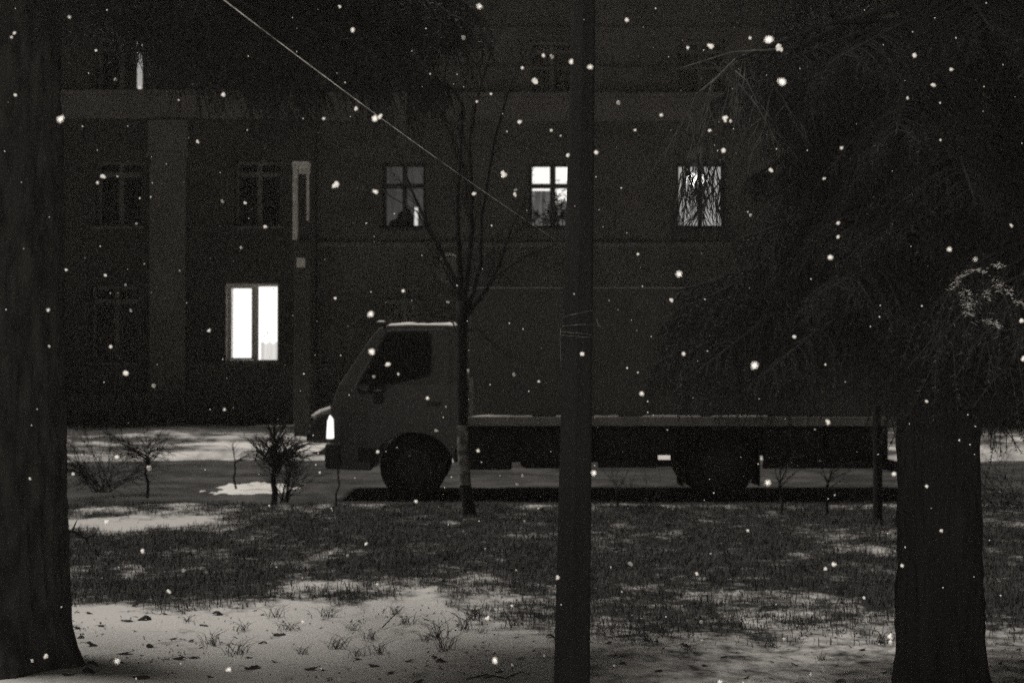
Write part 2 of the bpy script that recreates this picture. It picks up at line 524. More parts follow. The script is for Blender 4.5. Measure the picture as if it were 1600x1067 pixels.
# belts between storeys
for x0, x1, yf in ((wx(-420), SPLIT + 0.1, YB), (SPLIT + 0.1, wx(1950), YB + 0.35)):
    b = BMB(); b.box(x0, x1, yf - 0.09, yf - 0.004, wz(185), wz(148)); b.box(x0, x1, yf - 0.2, yf - 0.004, wz(148), wz(141)); b.build('belt_course', M['trim'], bld, bevel=0.015)
b = BMB(); b.box(SPLIT + 0.02, wx(1950), YB + 0.22, YB + 0.346, wz(385), wz(377)); b.build('ledge', M['trim'], bld, bevel=0.012)
b = BMB(); b.box(SPLIT + 0.02, wx(1950), YB + 0.27, YB + 0.346, wz(104), wz(99)); b.build('ledge', M['main'], bld, bevel=0.012)
b = BMB(); b.box(SPLIT + 0.02, wx(1950), YB + 0.27, YB + 0.346, wz(43), wz(36)); b.build('ledge', M['main'], bld, bevel=0.012)
# cornice, roof, flanks and rear
b = BMB(); b.box(wx(-420) - .3, wx(1950) + .3, YB - 0.22, YB + 12.5, H_TOP, H_TOP + 0.25); b.build('cornice', M['trim'], bld, bevel=0.04)
b = BMB()
x0, x1, y0, y1, z0, z1 = wx(-420) - .4, wx(1950) + .4, YB - .3, YB + 12.6, H_TOP + .25, H_TOP + 2.8
b.quad((x0, y0, z0), (x1, y0, z0), (x1 - 6, (y0 + y1) / 2, z1), (x0 + 6, (y0 + y1) / 2, z1)); b.quad((x0, y1, z0), (x1, y1, z0), (x1 - 6, (y0 + y1) / 2, z1), (x0 + 6, (y0 + y1) / 2, z1))
b.quad((x0, y0, z0), (x0, y1, z0), (x0 + 6, (y0 + y1) / 2, z1), (x0 + 6, (y0 + y1) / 2, z1 - .001)); b.quad((x1, y0, z0), (x1, y1, z0), (x1 - 6, (y0 + y1) / 2, z1), (x1 - 6, (y0 + y1) / 2, z1 - .001))
b.build('roof', M['roof'], bld)
b = BMB(); xa, xb = wx(-420), wx(1950)
b.quad((xa, YB, 0), (xa, YB + 12, 0), (xa, YB + 12, H_TOP), (xa, YB, H_TOP)); b.quad((xb, YB + .35, 0), (xb, YB + 12, 0), (xb, YB + 12, H_TOP), (xb, YB + .35, H_TOP)); b.quad((xa, YB + 12, 0), (xb, YB + 12, 0), (xb, YB + 12, H_TOP), (xa, YB + 12, H_TOP))
b.build('rear_wall', M['wing'], bld)


def window(h, yf, style):
    x0, x1, z0, z1, ci, rn = h
    yw = yf + 0.24
    px = wx(1) - wx(0)
    t0 = .085
    fm = {'bright': M['frame_pale'], 'white': M['frame_dark'], 'grey': M['frame_dark'], 'dim': M['frame_dark'], 'dark_right': M['frame_dark'], 'dark_left': M['frame_dim'], 'half': M['frame_dim'], 'curtained': M['frame_dim']}[style]
    b = BMB(); t = 0.065 if style == 'bright' else 0.085
    w = x1 - x0
    cx = (x0 + x1) / 2 + {'bright': 0.06, 'white': 0.03}.get(style, 0)
    zt = z0 + (z1 - z0) * (0.655 if style in ('white', 'dim', 'dark_right') else 0.80)
    b.box(x0, x0 + t, yw, yw + .08, z0, z1); b.box(x1 - t, x1, yw, yw + .08, z0, z1)
    b.box(x0 + t, x1 - t, yw, yw + .08, z0, z0 + t); b.box(x0 + t, x1 - t, yw, yw + .08, z1 - t, z1)
    mw = 0.06 if style != 'white' else 0.075
    b.box(cx - mw, cx + mw, yw - .01, yw + .07, z0 + t, z1 - t)
    trans = style not in ('bright', 'grey')
    if trans:
        b.box(x0 + t, cx - mw, yw - .008, yw + .07, zt - .06, zt + .06); b.box(cx + mw, x1 - t, yw - .008, yw + .07, zt - .06, zt + .06)
    wn_ = b.build('window', fm, bld, bevel=0.008)
    panes = [(x0 + t, cx - mw), (cx + mw, x1 - t)]
    rows = [(z0 + t, zt - .06), (zt + .06, z1 - t)] if trans else [(z0 + t, z1 - t)]
    for pa, pb in panes:
        for ra, rb in rows:
            q = BMB(); q.box(pa + .001, pb - .001, yw + .035, yw + .041, ra + .001, rb - .001)
            q.build('pane', M['glass'], wn_)
    if style == 'bright':
        s = BMB(); s.box(x0 + .001, x0 + .03, yf + .01, yw - .002, z0 + .002, z1 - .002); s.box(x1 - .03, x1 - .001, yf + .01, yw - .002, z0 + .002, z1 - .002); s.box(x0 + .031, x1 - .031, yf + .01, yw - .002, z1 - .03, z1 - .002)
        s.build('reveal', M['pipe_pale'], wn_)
    # sash round the left leaf of the lit ground floor window
    if style == 'bright':
        s = BMB(); a0, a1 = panes[0]; r0, r1 = rows[0]; k = .05
        s.box(a0 + .002, a0 + k, yw - .03, yw + .03, r0 + .002, r1 - .002); s.box(a1 - k, a1 - .002, yw - .03, yw + .03, r0 + .002, r1 - .002)
        s.box(a0 + k, a1 - k, yw - .03, yw + .03, r0 + .002, r0 + k); s.box(a0 + k, a1 - k, yw - .03, yw + .03, r1 - k, r1 - .002)
        s.build('sash', fm, wn_, bevel=0.006)
    s = BMB(); s.box(x0 - .07, x1 + .07, yf - .13, yf + .2, z0 - .055, z0 - .003)
    s.build('sill', M['frame_dim'] if style == 'bright' else fm, wn_, bevel=0.01)
    yb = yf + 0.41
    back = BMB()
    if style == 'bright':
        back.box(x0, x1, yb + .6, yb + .62, z0 - .2, z1 + .2); back.box(x0 - .4, x0 - .02, yb + .02, yb + .6, z0 - .2, z1 + .2)
        back.box(x1 + .02, x1 + .4, yb + .02, yb + .6, z0 - .2, z1 + .2)
        back.build('lit_room', M['lit_bright'], wn_)
        c = BMB(); pts = []
        n = 26; xa_, xb_ = cx + .08, x1 - .05
        for i in range(n):                                 # a short pleated curtain low in the right leaf
            u = i / (n - 1); xx = xa_ + (xb_ - xa_) * u
            pts.append((xx, yb + .06 + .02 * math.sin(u * 40)))
        for i in range(n - 1):
            hh = z0 + .5 + .03 * math.sin(i * .7)
            c.quad((pts[i][0], pts[i][1], z0), (pts[i + 1][0], pts[i + 1][1], z0), (pts[i + 1][0], pts[i + 1][1], hh), (pts[i][0], pts[i][1], hh))
        c.build('half_curtain', M['half_lit'], wn_, smooth=True)
    elif style == 'white':
        back.box(x0 - .2, x1 + .2, yb + .5, yb + .52, z0 - .2, z1 + .2); back.build('lit_room', M['lit_white'], wn_)
        c = BMB(); c.box(x0 - .1, x1 + .1, yb + .1, yb + .11, z0 - .1, z0 + (z1 - z0) * .42); c.box(x0 - .1, cx + .02, yb + .1, yb + .11, z0 + (z1 - z0) * .42, z0 + (z1 - z0) * .60); c.build('half_curtain', M['lit_sheer'], wn_)
        hp = BMB(); rr = random.Random(5)
        for k in range(26):
            bx = x0 + .12 + rr.random() * (w - .24); zb = z0 + .05
            q = Vector((bx, yb + .03, zb)); pts = [q.copy()]
            d = Vector((rr.uniform(-.5, .5), 0, 1)); hgt = rr.uniform(.35, 1.5) * (1 if bx < cx else .62)
            for s_ in range(6):
                q = q + d.normalized() * hgt / 6; d.x += rr.uniform(-.45, .45); pts.append(q.copy())
            hp.tube(pts, [.012, .011, .010, .009, .008, .006, .004], 4)
            for s_ in range(2, 7):
                for _ in range(2):
                    e = pts[s_] + Vector((rr.uniform(-.2, .2), 0, rr.uniform(-.06, .14)))
                    hp.tube([pts[s_], (pts[s_] + e) / 2 + Vector((0, 0, .02)), e], [.006, .014, .003], 4)
        hp.build('houseplant', M['houseplant'], wn_)
    elif style == 'grey':
        back.box(x0 - .2, x1 + .2, yb + .5, yb + .52, z0 - .2, z1 + .2); back.build('curtain', M['lit_grey'], wn_)
        for k in (-.145, .11):
            lm = bpy.data.meshes.new('lamp'); bm = bmesh.new(); bmesh.ops.create_icosphere(bm, subdivisions=2, radius=0.15)
            for v in bm.verts: v.co.z *= 1.25
            bm.to_mesh(lm); bm.free()
            link('lamp', lm, M['lamp'], wn_, True, loc=(cx + k - BX, yb + .3 - YB, z1 - .36))
    elif style == 'dim':
        n = 40; c = BMB()
        for i in range(n):
            u0, u1 = i / n, (i + 1) / n
            ya = yb + .08 + .03 * math.sin(u0 * 60); yc = yb + .08 + .03 * math.sin(u1 * 60)
            c.quad((x0 + w * u0, ya, z0 - .1), (x0 + w * u1, yc, z0 - .1), (x0 + w * u1, yc, z1 + .1), (x0 + w * u0, ya, z1 + .1))
        c.build('curtain', M['lit_dim'], wn_, smooth=True)
        sl = BMB(); sl.box(wx(644), wx(649.5), yb + .02, yb + .025, z0 + .1, wz(319)); sl.build('curtain_gap', M['lit_slit'], wn_)
        bl = BMB(); rr = random.Random(3)
        bl.prism([(wx(599), z0 + .02), (wx(643), z0 + .02), (wx(643), wz(335)), (wx(637), wz(322)), (wx(630), wz(318)), (wx(626), wz(324)), (wx(619), wz(327)), (wx(615), wz(337)), (wx(606), wz(340))], yb - .02, yb + .015)
        bl.build('cushion', M['houseplant'], wn_, bevel=.03)
    elif style == 'curtained':
        back.box(x0 - .1, x1 + .1, yb + .02, yb + .03, z0 - .1, z1 + .1); back.build('curtain', M['drawn'], wn_)
    elif style == 'half':
        back.box(x0, wx(205), yb + .05, yb + .06, z0 - .1, z1 + .1); back.build('dark_room', M['dark_room'], wn_)
        c = BMB(); c.box(wx(205), x1, yb + .05, yb + .06, z0 - .1, z1 + .1); c.build('curtain', M['lit_grey'], wn_)
    else:
        back.box(x0 - .1, x1 + .1, yb + .3, yb + .31, z0 - .1, z1 + .1); back.build('dark_room', M['dark_room'], wn_)
    return wn_


for h in hl:
    st = 'dark_left'
    if (h[4], h[5]) == (2, 'ground'): st = 'bright'
    if (h[4], h[5]) == (1, 'third'): st = 'half'
    window(h, YB, st)
for h in hr:
    st = 'curtained' if h[5] in ('third', 'ground') else {(0, 'second'): 'dim', (1, 'second'): 'white', (2, 'second'): 'grey'}.get((h[4], h[5]), 'dark_right')
    window(h, YB + 0.35, st)

# dish on the wall
dish = tag(empty('satellite_dish', (wx(703), YB - 0.1, wz(422))), 'pale satellite dish with a snowy rim on the wall above the truck cab', 'dish')
b = MB(); n = 28
for j in range(5):
    rr_ = [0.0, .13, .22, .29, .33][j]
    for k in range(n):
        a = 2 * math.pi * k / n
        b.v.append((rr_ * math.cos(a), -0.32 * rr_ * rr_ - .02, rr_ * 1.1 * math.sin(a)))
for j in range(4):
    for k in range(n):
        k2 = (k + 1) % n
        b.f.append((j * n + k, j * n + k2, (j + 1) * n + k2, (j + 1) * n + k))
ob = b.build('reflector', M['dish'], dish, smooth=True); ob.rotation_euler = (R(-18), 0, R(-26)); ob.modifiers.new('solid', 'SOLIDIFY').thickness = 0.012
b = MB(); b.tube([(0, 0.35, -.05), (0, 0.02, -.05)], .025, 8); b.tube([(0, 0, -.38), (-.1, -.3, -.16), (-.16, -.42, -.02)], .012, 6); b.build('arm', M['pipe'], dish)
b = MB(); pts = [(0.34 * math.cos(a) * .9, -.10 - .03 * math.cos(a), .36 * math.sin(a) + .03) for a in [R(d) for d in range(48, 150, 8)]]
b.tube(pts, [.012, .022, .03, .034, .034, .036, .034, .034, .032, .03, .026, .02, .012], 8); tag(b.build('dish_snow', M['snow'], None, smooth=True, loc=dish.location), kind='stuff')

# framed post before the facade; lamplight on its head put in as pale tone
post = tag(empty('service_post', at(472, 689, 30.5)), 'tall grey post with a pale framed head at the corner of the left wing', 'post')
zz = 1 / F * 30.5
def pz(py): return CAM_Z + (569 - py) * zz - post.location.z
b = MB(); b.box(-.16, .16, -.12, .12, -.2, pz(375)); b.build('shaft', M['pipe'], post, bevel=.02)
b = MB(); b.box(-.19, -.09, -.12, .12, pz(375), pz(262)); b.build('upright', M['pipe_pale'], post, bevel=.008)
b = MB(); b.box(.10, .15, -.12, .12, pz(345), pz(262)); b.build('upright', M['pipe_pale'], post, bevel=.008)
b = MB(); b.box(-.20, .16, -.14, .13, pz(262), pz(254)); b.box(-.075, .13, -.10, .1, pz(272), pz(262)); b.build('cap', M['pipe_pale'], post, bevel=.008)
b = MB(); b.box(-.09, .16, -.02, .10, pz(375), pz(272)); b.build('back_plate', M['frame_dark'], post)
b = MB(); b.box(-.1, .08, -.15, -.121, pz(418), pz(404)); b.build('bracket', M['pipe_pale'], post, bevel=.008)
b = MB(); b.tube([(.13, 0, pz(254)), (.13, 0, pz(232))], .012, 6); b.build('rod', M['pipe'], post)

# ------------------------------------------------------------------ parked car behind the truck
car = tag(empty('parked_car', (-3.56, 24.95, .03)), 'dark parked car with a snow covered bonnet showing past the truck cab', 'car')
side = [(0.02, .24), (0.0, .45), (.04, .62), (.18, .74), (.55, .84), (1.15, .93), (1.85, 1.38), (2.3, 1.45), (3.1, 1.42), (3.75, 1.02), (4.2, .96), (4.28, .7), (4.26, .3), (3.85, .22)]
def arch(cx, r): return [(cx + r * math.cos(R(a)), .3 + r * math.sin(R(a))) for a in range(-10, 191, 20)]
poly = side + arch(3.45, .36) + arch(.82, .36)
b = MB(); b.prism(poly, 0, 1.68)
for i, v in enumerate(b.v):
    x, y, z = v; s_ = -1 if y < .8 else 1
    if z > .95: y -= s_ * (z - .95) * .42
    if x < .5: x += .0
    b.v[i] = (x, y, z)
b.build('body', M['carpaint'], car, bevel=.05)
b = MB(); b.prism([(1.35, 1.0), (1.9, 1.33), (2.3, 1.38), (2.3, .98)], -.01, .0)
for i, v in enumerate(b.v): b.v[i] = (v[0], v[1] + (v[2] - .95) * .42, v[2])
b.build('side_window', M['cabglass'], car)
for cx_ in (.82, 3.45):
    for y_ in (.02, 1.48):
        t = MB(); t.disc_cyl(cx_, .3, .3, y_, y_ + .18, 24); wv = t.build('wheel', M['rubber'], car, bevel=.02)
        t = MB(); t.disc_cyl(cx_, .3, .19, y_ - .006 if y_ < 1 else y_ + .18, y_ + .0 if y_ < 1 else y_ + .186, 20); t.build('rim', M['rim'], wv)
for y_ in (.1, 1.22):
    t = MB(); t.box(-.015, .12, y_, y_ + .34, .56, .68); t.build('headlight', M['rim'], car, bevel=.02)
t = MB(); t.box(-.05, .2, .02, 1.66, .26, .44); t.build('bumper', M['trimdark'], car, bevel=.03)
t = MB(); tops = [(.06, .68), (.2, .78), (.55, .885), (1.12, .975)]
for i in range(3):
    (xa, za), (xb, zb) = tops[i], tops[i + 1]
    t.quad((xa, .06, za), (xb, .06, zb), (xb, 1.62, zb), (xa, 1.62, za))
t.quad((1.12, .06, .975), (1.8, .22, 1.40), (1.8, 1.46, 1.40), (1.12, 1.62, .975)); t.quad((1.8, .22, 1.40), (2.3, .24, 1.49), (2.3, 1.44, 1.49), (1.8, 1.46, 1.40)); t.quad((2.3, .24, 1.49), (3.1, .22, 1.46), (3.1, 1.46, 1.46), (2.3, 1.44, 1.49))
so = t.build('car_snow', M['snow'], None, smooth=True, loc=(-3.56, 24.95, .03)); tag(so, kind='stuff'); sm = so.modifiers.new('solid', 'SOLIDIFY'); sm.thickness = .13; sm.offset = 0.2

# ------------------------------------------------------------------ truck
TY = 17.2; TW = 1.95; U = F / TY
def tx(px): return (px - 800) / U
def tz(py): return CAM_Z + (569 - py) / U
truck = tag(empty('box_truck', (tx(645), TY, 0)), 'pale cab-over box truck parked along the road with snow on its cab roof', 'truck')
OX = tx(645)


class TMB(MB):
    def build(s, name, m, parent=None, **k):
        if parent is not None:
            s.v = [(a - OX, b - TY, c) for a, b, c in s.v]
        return MB.build(s, name, m, parent, **k)


prof = [(513, 733), (511, 700), (514, 690), (515, 648), (520, 622), (529, 600), (541, 584), (560, 555), (579, 527), (590, 514), (601, 508.5), (640, 507), (700, 507.5), (714, 510), (719, 517), (720, 690), (712, 700)]
arc = [(645 + 66 * math.cos(R(a)), 735 - 60 * math.sin(R(a))) for a in range(12, 181, 12)]
prof += arc
cabp = [(tx(a), tz(c)) for a, c in prof]
def inset(x, z):
    i = 0.0
    if z > 1.40: i += (z - 1.40) * .13
    fx = (tx(575) - x)
    if fx > 0: i += fx * fx * .42
    return i
bm = bmesh.new()
vs = [bm.verts.new((x, TY, z)) for x, z in cabp]; f = bm.faces.new(vs)
ex = bmesh.ops.extrude_face_region(bm, geom=[f])
for v in [e for e in ex['geom'] if isinstance(e, bmesh.types.BMVert)]: v.co.y += TW
for y_ in (.15, .45, 1.5, 1.8):
    bmesh.ops.bisect_plane(bm, geom=bm.verts[:] + bm.edges[:] + bm.faces[:], plane_co=(0, TY + y_, 0), plane_no=(0, 1, 0))
for z_ in (.9, 1.15, 1.40, 1.75):
    bmesh.ops.bisect_plane(bm, geom=bm.verts[:] + bm.edges[:] + bm.faces[:], plane_co=(0, 0, z_), plane_no=(0, 0, 1))
for px_ in (530, 545, 575):
    bmesh.ops.bisect_plane(bm, geom=bm.verts[:] + bm.edges[:] + bm.faces[:], plane_co=(tx(px_), 0, 0), plane_no=(1, 0, 0))
for v in bm.verts:
    yy = v.co.y - TY - TW / 2; s_ = yy / (TW / 2)
    v.co.y -= s_ * inset(v.co.x, v.co.z)
    v.co.x -= OX; v.co.y -= TY
bmesh.ops.recalc_face_normals(bm, faces=bm.faces)
me = bpy.data.meshes.new('cab'); bm.to_mesh(me); bm.free()
cab = link('cab', me, M['paint'], truck, bevel=.03)


def side_panel(name, pts, m, parent, proud=.006, thick=.03, far=False, bevel=.006):
    """plate lying on the near (or far) flank of the cab"""
    bm = bmesh.new(); out = []
    P2 = [(tx(a), tz(c)) for a, c in pts]
    f_ = [bm.verts.new((x, 0, z)) for x, z in P2]; fc = bm.faces.new(f_)
    for z_ in (1.40, 1.15, 1.75): bmesh.ops.bisect_plane(bm, geom=bm.verts[:] + bm.edges[:] + bm.faces[:], plane_co=(0, 0, z_), plane_no=(0, 0, 1))
    for px_ in (530, 545, 575): bmesh.ops.bisect_plane(bm, geom=bm.verts[:] + bm.edges[:] + bm.faces[:], plane_co=(tx(px_), 0, 0), plane_no=(1, 0, 0))
    ex = bmesh.ops.extrude_face_region(bm, geom=bm.faces[:])
    new = {e for e in ex['geom'] if isinstance(e, bmesh.types.BMVert)}
    for v in bm.verts:
        y = inset(v.co.x, v.co.z) - proud + (thick if v in new else 0)
        v.co.y = (TW - y) if far else y
        v.co.x -= OX
    bmesh.ops.recalc_face_normals(bm, faces=bm.faces)
    me = bpy.data.meshes.new(name); bm.to_mesh(me); bm.free()
    return link(name, me, m, parent, bevel=bevel)


door_pts = [(551, 612), (561, 590), (604, 517), (612, 514), (694, 514), (702, 520), (704, 640), (704, 664), (676, 674), (645, 664), (610, 676), (590, 690), (553, 690)]
win_pts = [(561, 598), (604, 523), (610, 520), (664, 519), (671, 525), (672, 578), (666, 586), (618, 598), (604, 611), (566, 613), (561, 608)]
for far in (False, True):
    dr = side_panel('door', door_pts, M['paint'], truck, .010, .02, far)
    side_panel('window_seal', [(a + (3 if a > 620 else -3), c + (3 if c > 560 else -3)) for a, c in win_pts], M['trimdark'], dr, .013, .02, far)
    side_panel('side_window', win_pts, M['cabglass'], dr, .017, .02, far)
    side_panel('handle', [(668, 628), (690, 628), (690, 634), (668, 634)], M['plate'], dr, .035, .03, far, .008)
    side_panel('step', [(588, 700), (560, 700), (560, 722), (588, 722)], M['trimdark'], truck, .012, .04, far)
# windscreen lying on the sloped front
b = TMB()
w0 = [(543, 582), (560, 556), (579, 528), (588, 517)]
for i in range(3):
    (a0, c0), (a1, c1) = w0[i], w0[i + 1]
    for ya, yb_ in ((.17, .6), (.6, 1.35), (1.35, TW - .17)):
        dx = -.012
        b.quad((tx(a0) + dx, TY + ya, tz(c0) + .008), (tx(a1) + dx, TY + ya, tz(c1) + .008), (tx(a1) + dx, TY + yb_, tz(c1) + .008), (tx(a0) + dx, TY + yb_, tz(c0) + .008))
b.build('windscreen', M['cabglass'], truck)
b = TMB(); b.box(tx(511.5), tx(519), TY + .3, TY + TW - .3, tz(648), tz(624)); b.build('grille', M['trimdark'], truck, bevel=.01)
b = TMB(); b.prism([(tx(507), tz(733)), (tx(506), tz(700)), (tx(509), tz(692)), (tx(534), tz(692)), (tx(536), tz(733))], TY + .04, TY + TW - .04); b.build('bumper', M['plate'], truck, bevel=.03)
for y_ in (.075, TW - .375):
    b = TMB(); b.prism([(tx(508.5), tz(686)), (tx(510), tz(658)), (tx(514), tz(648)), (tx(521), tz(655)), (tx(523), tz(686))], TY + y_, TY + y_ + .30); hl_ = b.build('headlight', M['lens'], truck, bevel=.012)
    b = TMB(); b.prism([(tx(522), tz(684)), (tx(520.5), tz(655)), (tx(528), tz(650)), (tx(530), tz(684))], TY + y_ - .0 + (.0 if y_ < 1 else .1), TY + y_ + .2); b.build('turn_signal', M['rail'], hl_)
# mirrors
for far, py_, dy, m_ in ((False, 505, -.16, M['trimdark']), (True, 518, TW + .16, M['mirror'])):
    yy = TY + dy
    px_ = 598 if not far else 577
    b = TMB(); b.box(tx(px_ - 7), tx(px_ + 7), yy - .09, yy + .09, tz(py_ + 12 if far else py_ + 6), tz(py_ - 14 if far else py_ - 1)); mr = b.build('mirror', m_, truck, bevel=.03)
    ya = TY + (.1 if not far else TW - .1)
    b = TMB(); b.tube([(tx(px_), yy, tz(py_)), (tx(px_ + 4), (yy + ya) / 2, tz(508)), (tx(600), ya, tz(512))], .012, 6); b.build('mirror_arm', M['trimdark'], mr)
b = TMB(); b.box(tx(585), tx(600), TY - .14, TY - .06, tz(630), tz(609)); mr = b.build('mirror', M['trimdark'], truck, bevel=.02)
b = TMB(); b.tube([(tx(592), TY - .1, tz(612)), (tx(590), TY + .02, tz(606))], .012, 6); b.build('mirror_arm', M['trimdark'], mr)
# cargo box
b = TMB()
x0, x1 = tx(733), tx(1408)
y0, y1, z0, z1 = TY + .03, TY + TW + .07, tz(650), tz(449)
b.box(x0, x1, y0, y1, z0, z1); cargo = b.build('cargo_box', M['box'], truck, bevel=.008)
for xx in (x0 - .004, x1 - .05):
    b = TMB(); b.box(xx, xx + .055, y0 - .008, y0 + .05, z0 + .002, z1 - .05 if xx > 0 else tz(590)); b.build('corner_trim', M['rail'], cargo, bevel=.006)
for k in range(1, 6):
    xx = x0 + (x1 - x0) * k / 6
    b = TMB(); b.box(xx - .015, xx + .015, y0 - .004, y0 + .02, z0 + .05, z1 - .07); b.build('panel_seam', M['box'], cargo, bevel=.002)
b = TMB(); b.box(x0 - .02, x1 + .04, y0 - .10, y1 + .04, tz(665), tz(650.5)); b.build('base_rail', M['rail'], truck, bevel=.012)
b = TMB(); b.box(tx(700), tx(1395), TY + .55, TY + .68, tz(705), tz(667)); b.box(tx(700), tx(1395), TY + TW - .68, TY + TW - .55, tz(705), tz(667))
for k in range(9):
    xx = tx(740) + k * .58
    b.box(xx, xx + .07, TY + .1, TY + TW - .1, tz(676), tz(666))
b.build('chassis', M['chassis'], truck, bevel=.01)
# boxes, tanks and guards under the body
b = TMB(); b.box(tx(728), tx(800), TY + .12, TY + .5, tz(735), tz(672)); b.build('battery_box', M['chassis'], truck, bevel=.03)
b = TMB(); b.box(tx(812), tx(925), TY + .1, TY + .52, tz(733), tz(672)); b.build('fuel_tank', M['chassis'], truck, bevel=.08)
b = TMB(); b.box(tx(935), tx(1060), TY + .12, TY + .15, tz(712), tz(672)); b.box(tx(935), tx(1060), TY + .12, TY + .15, tz(730), tz(719)); b.box(tx(935), tx(1027), TY + .151, TY + .17, tz(732), tz(673)); b.build('side_guard', M['chassis'], truck, bevel=.008)
b = TMB(); b.box(tx(1195), tx(1290), TY + .14, TY + .18, tz(718), tz(672)); b.box(tx(1195), tx(1400), TY + .14, TY + .18, tz(733), tz(722)); b.box(tx(1196), tx(1284), TY + .181, TY + .2, tz(727), tz(673)); b.build('side_guard', M['chassis'], truck, bevel=.008)
b = TMB(); b.box(tx(700), tx(1052), TY + TW - .15, TY + TW - .12, tz(738), tz(672)); b.box(tx(1190), tx(1375), TY + TW - .15, TY + TW - .12, tz(727), tz(672)); b.build('side_guard', M['chassis'], truck, bevel=.008)
b = TMB(); b.box(tx(1300), tx(1385), TY + .25, TY + TW - .25, tz(726), tz(672)); b.build('spare_carrier', M['chassis'], truck, bevel=.03)
b = TMB(); b.box(tx(1396), tx(1408), TY + .05, TY + TW - .05, tz(738), tz(722)); b.box(tx(1394), tx(1404), TY + .5, TY + .58, tz(722), tz(668)); b.box(tx(1394), tx(1404), TY + TW - .58, TY + TW - .5, tz(722), tz(668)); b.build('rear_bar', M['chassis'], truck, bevel=.01)
for px_ in (1066, 1186):
    b = TMB(); b.box(tx(px_), tx(px_ + 3), TY + .08, TY + .6, tz(760), tz(672)); b.build('mud_flap', M['rubber'], truck)
for px_, ys in ((645, ((.08, .30), (TW - .30, TW - .08))), (1126, ((.04, .26), (.30, .52), (TW - .52, TW - .30), (TW - .26, TW - .04)))):
    for ya, yb_ in ys:
        cx_, r = tx(px_), .405
        b = TMB(); n = 40
        ring = [(ya, .22), (ya, .30), (ya + .012, .37), (ya + .04, r), (yb_ - .04, r), (yb_ - .012, .37), (yb_, .30), (yb_, .22)]
        for y_, rr_ in ring:
            for k in range(n):
                a = 2 * math.pi * k / n
                b.v.append((cx_ + rr_ * math.cos(a), TY + y_, r + rr_ * math.sin(a)))
        for j in range(len(ring) - 1):
            for k in range(n):
                k2 = (k + 1) % n
                b.f.append((j * n + k, j * n + k2, (j + 1) * n + k2, (j + 1) * n + k))
        wh = b.build('wheel', M['rubber'], truck, smooth=True)
        b = TMB(); b.disc_cyl(cx_, r, .225, TY + ya + .05, TY + yb_ - .05, 28); b.disc_cyl(cx_, r, .09, TY + ya - .01, TY + ya + .05, 16)
        for k in range(6):
            a = R(60 * k); b.disc_cyl(cx_ + .15 * math.cos(a), r + .15 * math.sin(a), .017, TY + ya + .03, TY + ya + .05, 8)
        b.build('rim', M['rim'], wh)
b = TMB(); b.tube([(tx(645), TY + .2, .405), (tx(645), TY + TW - .2, .405)], .06, 10); b.tube([(tx(1126), TY + .2, .405), (tx(1126), TY + TW - .2, .405)], .08, 10); b.build('axle', M['chassis'], truck)


def snow_slab(name, x0, x1, y0, y1, z, h, nx, ny, seed):
    b = MB()
    for j in range(ny + 1):
        for i in range(nx + 1):
            x = x0 + (x1 - x0) * i / nx; y = y0 + (y1 - y0) * j / ny
            e = min(i, nx - i) / 1.0; e2 = min(j, ny - j)
            k = min(1, .15 + .85 * min(e, e2) / 1.2)
            b.v.append((x, y, z + h * k * (.75 + .6 * noise.noise(Vector((x * 5, y * 5, seed))))))
    for j in range(ny):
        for i in range(nx):
            a = j * (nx + 1) + i
            b.f.append((a, a + 1, a + nx + 2, a + nx + 1))
    n0 = len(b.v)
    ring = [i for i in range(nx + 1)] + [(j) * (nx + 1) + nx for j in range(1, ny + 1)] + [ny * (nx + 1) + i for i in range(nx - 1, -1, -1)] + [j * (nx + 1) for j in range(ny - 1, 0, -1)]
    for i in ring:
        b.v.append((b.v[i][0], b.v[i][1], z - .004))
    for q in range(len(ring)):
        q2 = (q + 1) % len(ring)
        b.f.append((ring[q], ring[q2], n0 + q2, n0 + q))
    ob = b.build(name, M['snow'], None, smooth=True)
    return tag(ob, kind='stuff')


snow_slab('roof_snow', tx(604), tx(713), TY + .14, TY + TW - .14, tz(508.5), .05, 24, 16, 2)
snow_slab('roof_snow', x0 + .3, x1 - .3, TY + .4, TY + TW - .2, z1 - .002, .03, 50, 12, 4)
for a, c in ((737, 834), (868, 904), (928, 966), (1002, 1096), (1110, 1200)):
    snow_slab('ledge_snow', tx(a), tx(c), y0 - .098, y0 - .003, tz(650.5), .022, 20, 4, a)
snow_slab('mirror_snow', tx(592), tx(604), TY - .24, TY - .08, tz(503.5), .018, 5, 5, 6)

# ------------------------------------------------------------------ trees
def bark_trunk(name, m, parent, r0, h, lean=(0, 0), flare=.18, seed=0, taper=.018, nseg=110):
    b = MB(); nr = 210
    for j in range(nr + 1):
        z = -.15 + (h + .15) * (j / nr) ** 1.25
        r = r0 - taper * z + flare * math.exp(-max(z, 0) / .16)
        r = max(r, .03)
        for k in range(nseg):
            a = 2 * math.pi * k / nseg
            c, s_ = math.cos(a), math.sin(a)
            root = .5 * flare * math.exp(-max(z, 0) / .2) * math.cos(a * 5 + seed)
            n1 = noise.noise(Vector((c * 5.5, s_ * 5.5, z * 2.3 + seed * 9)))
            n2 = noise.noise(Vector((c * 14, s_ * 14, z * 5.5 + seed * 5)))
            ridge = (1 - abs(n1) * 2.2) * .022 + (1 - abs(n2) * 2) * .014
            rr = r + root + ridge * min(1, r / .1)
            b.v.append((c * rr + lean[0] * z, s_ * rr + lean[1] * z, z))
    for j in range(nr):
        for k in range(nseg):
            k2 = (k + 1) % nseg
            b.f.append((j * nseg + k, j * nseg + k2, (j + 1) * nseg + k2, (j + 1) * nseg + k))
    return b.build(name, m, parent, smooth=True)


